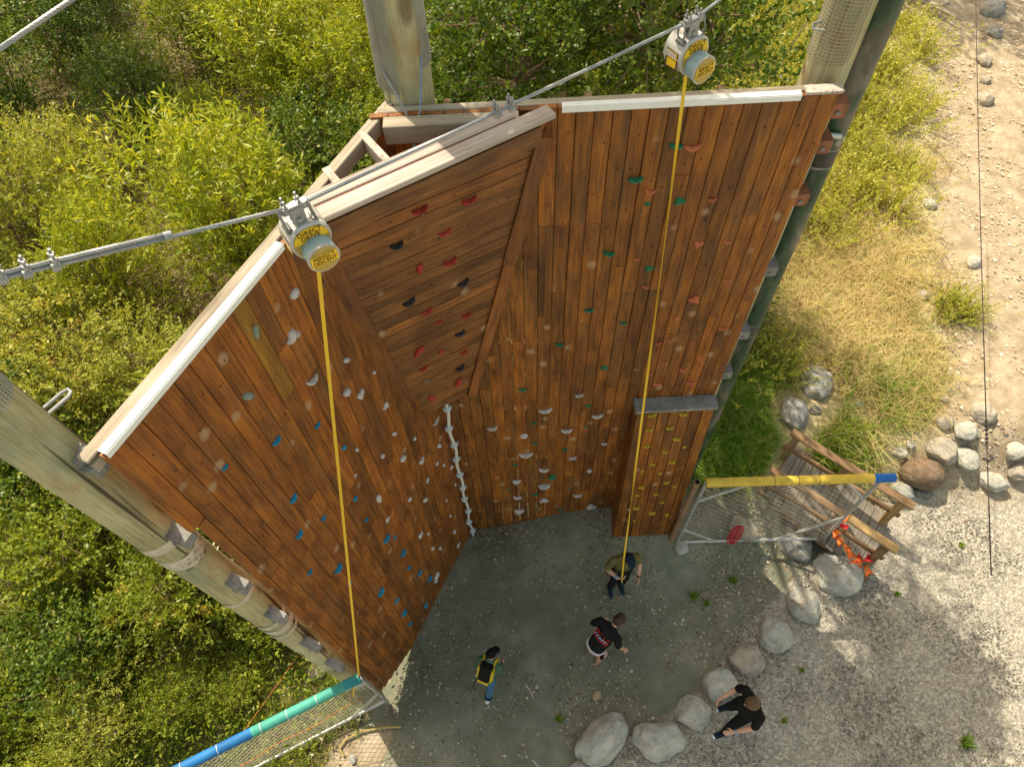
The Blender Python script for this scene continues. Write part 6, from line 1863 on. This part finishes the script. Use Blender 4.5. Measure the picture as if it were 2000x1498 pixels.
tree('second tree beyond the top edge that shades the thicket', -12.6, 14.6, 9, [(-12.4, 14.2, 8.0, 1.7, 1.7, 1.3, 1.0)], 53, M_DEEP, 700, 10, 0.1, 0.06, 0.2)
tree('tree beyond the top right corner that shades the path', 7.0, 19.3, 9, [(7.2, 19.0, 7.5, 2.6, 2.0, 1.8, 1.0)], 55, M_FRESH, 1300, 10, 0.1, 0.06, 0.2)

# --- grass and weeds
def blades(pts, L0_, L1_, w, g, lean=0.55, seg=3):
    n = len(pts); a = g.uniform(0, 6.28, n); L = g.uniform(L0_, L1_, n)
    d = np.stack([np.cos(a), np.sin(a), np.zeros(n)], -1); s = np.stack([-np.sin(a), np.cos(a), np.zeros(n)], -1)
    ln = g.uniform(0.15, 1.0, n) * lean
    prev = None; quads = []
    for i in range(seg + 1):
        t = i / seg
        c = pts + d * (L * ln * t ** 1.7)[:, None] + np.array([0, 0, 1]) * (L * t * (1 - 0.35 * ln * t))[:, None]
        ww = (w * (1 - t * 0.85))[:, None] if hasattr(w, '__len__') else w * (1 - t * 0.85)
        l, r_ = c - s * ww * 0.5, c + s * ww * 0.5
        if prev is not None: quads.append(np.stack([prev[0], prev[1], r_, l], 1))
        prev = (l, r_)
    return np.concatenate(quads, 0), np.tile(np.arange(n), seg)

def grass_field(name, n, box, fn, L0_, L1_, w, mat, seed, label, lean=0.55, clump=None, seg=3):
    g = np.random.default_rng(seed)
    pts = sample(n, *box, fn, seed + 1)
    if clump:
        k = g.integers(0, len(pts), n); k = k[g.permutation(n)] % max(1, n // clump)
        base = pts[: max(1, n // clump)][k]
        pts = base + np.concatenate([g.normal(0, 0.09, (n, 2)), np.zeros((n, 1))], 1)
        pts[:, 2] = gz(pts[:, 0], pts[:, 1])
    V, idb = blades(pts, L0_, L1_, w, g, lean, seg)
    big = 0.5 + 0.5 * np.sin(pts[:, 0] * 2.1 + 1.3 * np.sin(pts[:, 1] * 1.1)) * np.sin(pts[:, 1] * 1.7 + 0.6)
    ti = np.clip(0.45 * big + 0.55 * g.random(n), 0, 1)[idb]
    o = obj(name, np_quads(name, V, mat, ti))
    return props(o, label, None, None, 'stuff')

def drymask(x, y):
    c = np.exp(-((x - 5.1) ** 2 / 1.7 + (y - 6.3) ** 2 / 4.0))
    return np.clip(zones(x, y)[1] * (0.16 + 1.0 * c) * S((x - 2.2) / 0.3), 0, 1)
def greenmask(x, y):
    near = np.exp(-((x - 2.9) ** 2 / 0.9 + (y - 4.8) ** 2 / 2.0)) + 0.03 + 0.55 * np.exp(-((x - 4.4) ** 2 / 0.15 + (y - 4.2) ** 2 / 0.3)) + 0.25 * np.exp(-((x - 5.3) ** 2 / 0.3 + (y - 5.0) ** 2 / 0.3))
    return np.clip(zones(x, y)[1] * near * (x > 2.25), 0, 1)
def rampfree(x, y):
    ok = np.ones(np.shape(x), dtype=bool)
    for q in ROCKS:
        ok &= ((x - q[0]) / (q[3] + 0.10)) ** 2 + ((y - q[1] + 0.12) / (q[4] + 0.2)) ** 2 > 1
    u = (x - 4.68) * -0.783 + (y - 2.93) * 0.622; v = (x - 4.68) * 0.622 + (y - 2.93) * 0.783
    return ok & ~((u > -0.1) & (u < 1.7) & (np.abs(v) < 0.5))
grass_field('dry_grass', 19000, (2.2, 8.0, 3.6, 10.0), lambda x, y: drymask(x, y) * rampfree(x, y), 0.12, 0.42, 0.011, M_DRY, 201, None, 1.7, 16)
grass_field('green_grass', 16000, (2.2, 6.8, 3.5, 8.5), lambda x, y: greenmask(x, y) * rampfree(x, y), 0.14, 0.4, 0.013, M_GREENGRASS, 203, None, 1.0)
grass_field('undergrowth_grass', 16000, (-8, -1.9, 0.2, 4.5), lambda x, y: zones(x, y)[3] * (0.25 + 0.75 * (y < 2.2)), 0.1, 0.34, 0.009, M_GREENGRASS, 205, None, 0.8)
grass_field('dry_undergrowth', 6000, (-10, -2.0, 0.2, 13), lambda x, y: zones(x, y)[3], 0.12, 0.4, 0.008, M_DRY, 207, None, 0.9)

# undergrowth leaves hugging the ground of the thicket
def ground_cover(name, n, box, fn, L, W, h, mat, seed):
    g = np.random.default_rng(seed); pts = sample(n, *box, fn, seed)
    hh = 0.5 + 0.5 * np.sin(pts[:, 0] * 2.7 + 1.1 * np.sin(pts[:, 1] * 2.0)) * np.sin(pts[:, 1] * 2.3 + .4)
    pts[:, 2] += g.random(n) * h * (0.3 + 0.9 * hh)
    D = unit(g.normal(0, 1, (n, 3)) + np.array([0, 0, 0.5])); ln = g.uniform(0.6, 1.3, n) * L
    V = leaves(pts, D, ln, ln * W / L, g)
    return props(obj(name, np_quads(name, V, mat, np.clip(g.random(n) * 0.8 + 0.2 * hh, 0, 1))), None, None, None, 'stuff')
ground_cover('undergrowth', 120000, (-13, -1.9, 0.2, 18), lambda x, y: zones(x, y)[3] * (wall_side(x, y) < -0.35), 0.06, 0.028, 0.75, M_FRESH, 301)
ground_cover('undergrowth', 40000, (-2.2, 4.5, 4.0, 17), lambda x, y: zones(x, y)[3], 0.065, 0.036, 0.6, M_DEEP, 303)

# tall yellow green weeds along the path
def weed_mesh(seed, nst, h):
    g = np.random.default_rng(seed)
    b = np.concatenate([g.normal(0, 0.16, (nst, 2)), np.zeros((nst, 1))], 1)
    d = unit(np.concatenate([b[:, :2] * 1.6 + g.normal(0, 0.18, (nst, 2)), np.ones((nst, 1))], 1)); hs = g.uniform(0.5, 1.0, nst) * h
    per = 34; t = g.random((nst, per)) ** 0.8
    P = (b[:, None, :] + d[:, None, :] * (hs[:, None] * t)[:, :, None]).reshape(-1, 3)
    D = unit(g.normal(0, 1, P.shape) + np.array([0, 0, 0.9])); ln = g.uniform(0.025, 0.06, len(P)) * np.repeat(1, len(P))
    V1 = leaves(P, D, ln, ln * 0.36, g)
    # stems as thin blades
    s = unit(np.cross(d, g.normal(0, 1, (nst, 3)))) * 0.004
    V2 = np.stack([b - s, b + s, b + d * hs[:, None] + s * .4, b + d * hs[:, None] - s * .4], 1)
    V = np.concatenate([V1, V2]); ti = np.concatenate([np.clip(g.random(len(V1)) * 0.7 + 0.3 * t.reshape(-1), 0, 1), np.full(len(V2), 0.5)])
    return V, ti
WEEDS = [weed_mesh(400 + i, 95, 0.85) for i in range(5)]
def weed_at(x, y, sc, i):
    V, ti = WEEDS[i % 5]; a = i * 1.9; c, sn = math.cos(a), math.sin(a)
    W_ = V * np.array([sc * 1.25, sc * 1.25, sc])
    W_ = np.stack([W_[..., 0] * c - W_[..., 1] * sn, W_[..., 0] * sn + W_[..., 1] * c, W_[..., 2]], -1)
    return W_ + np.array(at(x, y)), np.clip(ti + ((i * 37) % 11 - 5) * 0.015, 0, 1)
wr_ = random.Random(99); cnt = 0; WV = []; WT = []
for j in range(14):
    yy = 5.6 + j * 0.72
    xl = 2.5 + 0.05 * (yy - 5); xr = 5.35 + 0.36 * (yy - 4.5)
    xq = xl
    while xq < xr:
        px_, py_ = xq + wr_.uniform(-.2, .2), yy + wr_.uniform(-.25, .25)
        dry = math.exp(-((px_ - 5.1) ** 2 / 1.7 + (py_ - 6.3) ** 2 / 3.2))
        if wr_.random() > dry * 1.6 and not (py_ < 7.2 and px_ > 4.2):
            a_, b_ = weed_at(px_, py_, wr_.uniform(0.6, 1.05), cnt); WV.append(a_); WT.append(b_); cnt += 1
        xq += wr_.uniform(0.48, 0.7)
props(obj('tall_weeds', np_quads('tall_weeds', np.concatenate(WV), M_WEED, np.concatenate(WT))), 'dense tall yellow green weeds between the wall and the path', None, None, 'stuff')
wV = []; wT = []
for q in ((6.75, 6.45, 0.62, 3), (6.9, 6.3, 0.5, 4), (6.62, 6.3, 0.45, 1)):
    a_, b_ = weed_at(*q); wV.append(a_); wT.append(b_)
lw = empty('weed_bush', at(6.75, 6.4)); props(lw, 'lone bushy green weed at the edge of the gravel by the hanging wire', 'weed')
obj('stalks', np_quads('stalks', np.concatenate(wV) - np.array(at(6.75, 6.4)), M_WEED, np.concatenate(wT)), lw, Matrix.Translation(at(6.75, 6.4)))
# small tufts in gravel and dirt
def tuft_mesh(seed, n, h):
    g = np.random.default_rng(seed); pts = np.concatenate([g.normal(0, 0.024, (n, 2)), np.zeros((n, 1))], 1)
    V, idb = blades(pts, h * .4, h, 0.016, g, 0.9, 2)
    return np_quads('blades', V, M_GREENGRASS, (g.random(n) * 0.9)[idb])
TUFT = [tuft_mesh(500 + i, 71, 0.11) for i in range(3)]
TUFTS = [(5.02, 0.62, 1.3, 'bright green tuft in the sunlit gravel at the lower right'), (5.85, 2.95, 0.7, 'green tuft below the flat cream boulder'), (3.2, 1.95, 1.0, 'green tuft between two ring boulders and the gravel'),
         (2.2, 2.45, 0.9, 'dark green grass patch on the dirt near the mesh gate'), (2.35, 2.35, 0.7, 'grass tuft right of the dark green patch on the dirt'), (2.75, 2.62, 0.8, 'green tuft on the dirt left of the largest boulder'),
         (3.0, 0.95, 0.6, 'tiny tuft on the gravel right of the striding person'), (3.35, 1.5, 0.6, 'tiny tuft on the gravel beside the round tan boulder'), (0.35, 1.1, 0.7, 'tiny green tuft on the bare dirt near the bottom'), (4.8, 2.35, 0.6, 'tiny tuft on the gravel beside the ramp foot')]
for i, (x, y, s, lab) in enumerate(TUFTS):
    o = obj('grass_tuft', TUFT[i % 3], None, Matrix.Translation(at(x, y)) @ Matrix.Rotation(i, 4, 'Z') @ Matrix.Scale(s, 4))
    props(o, lab, 'grass')
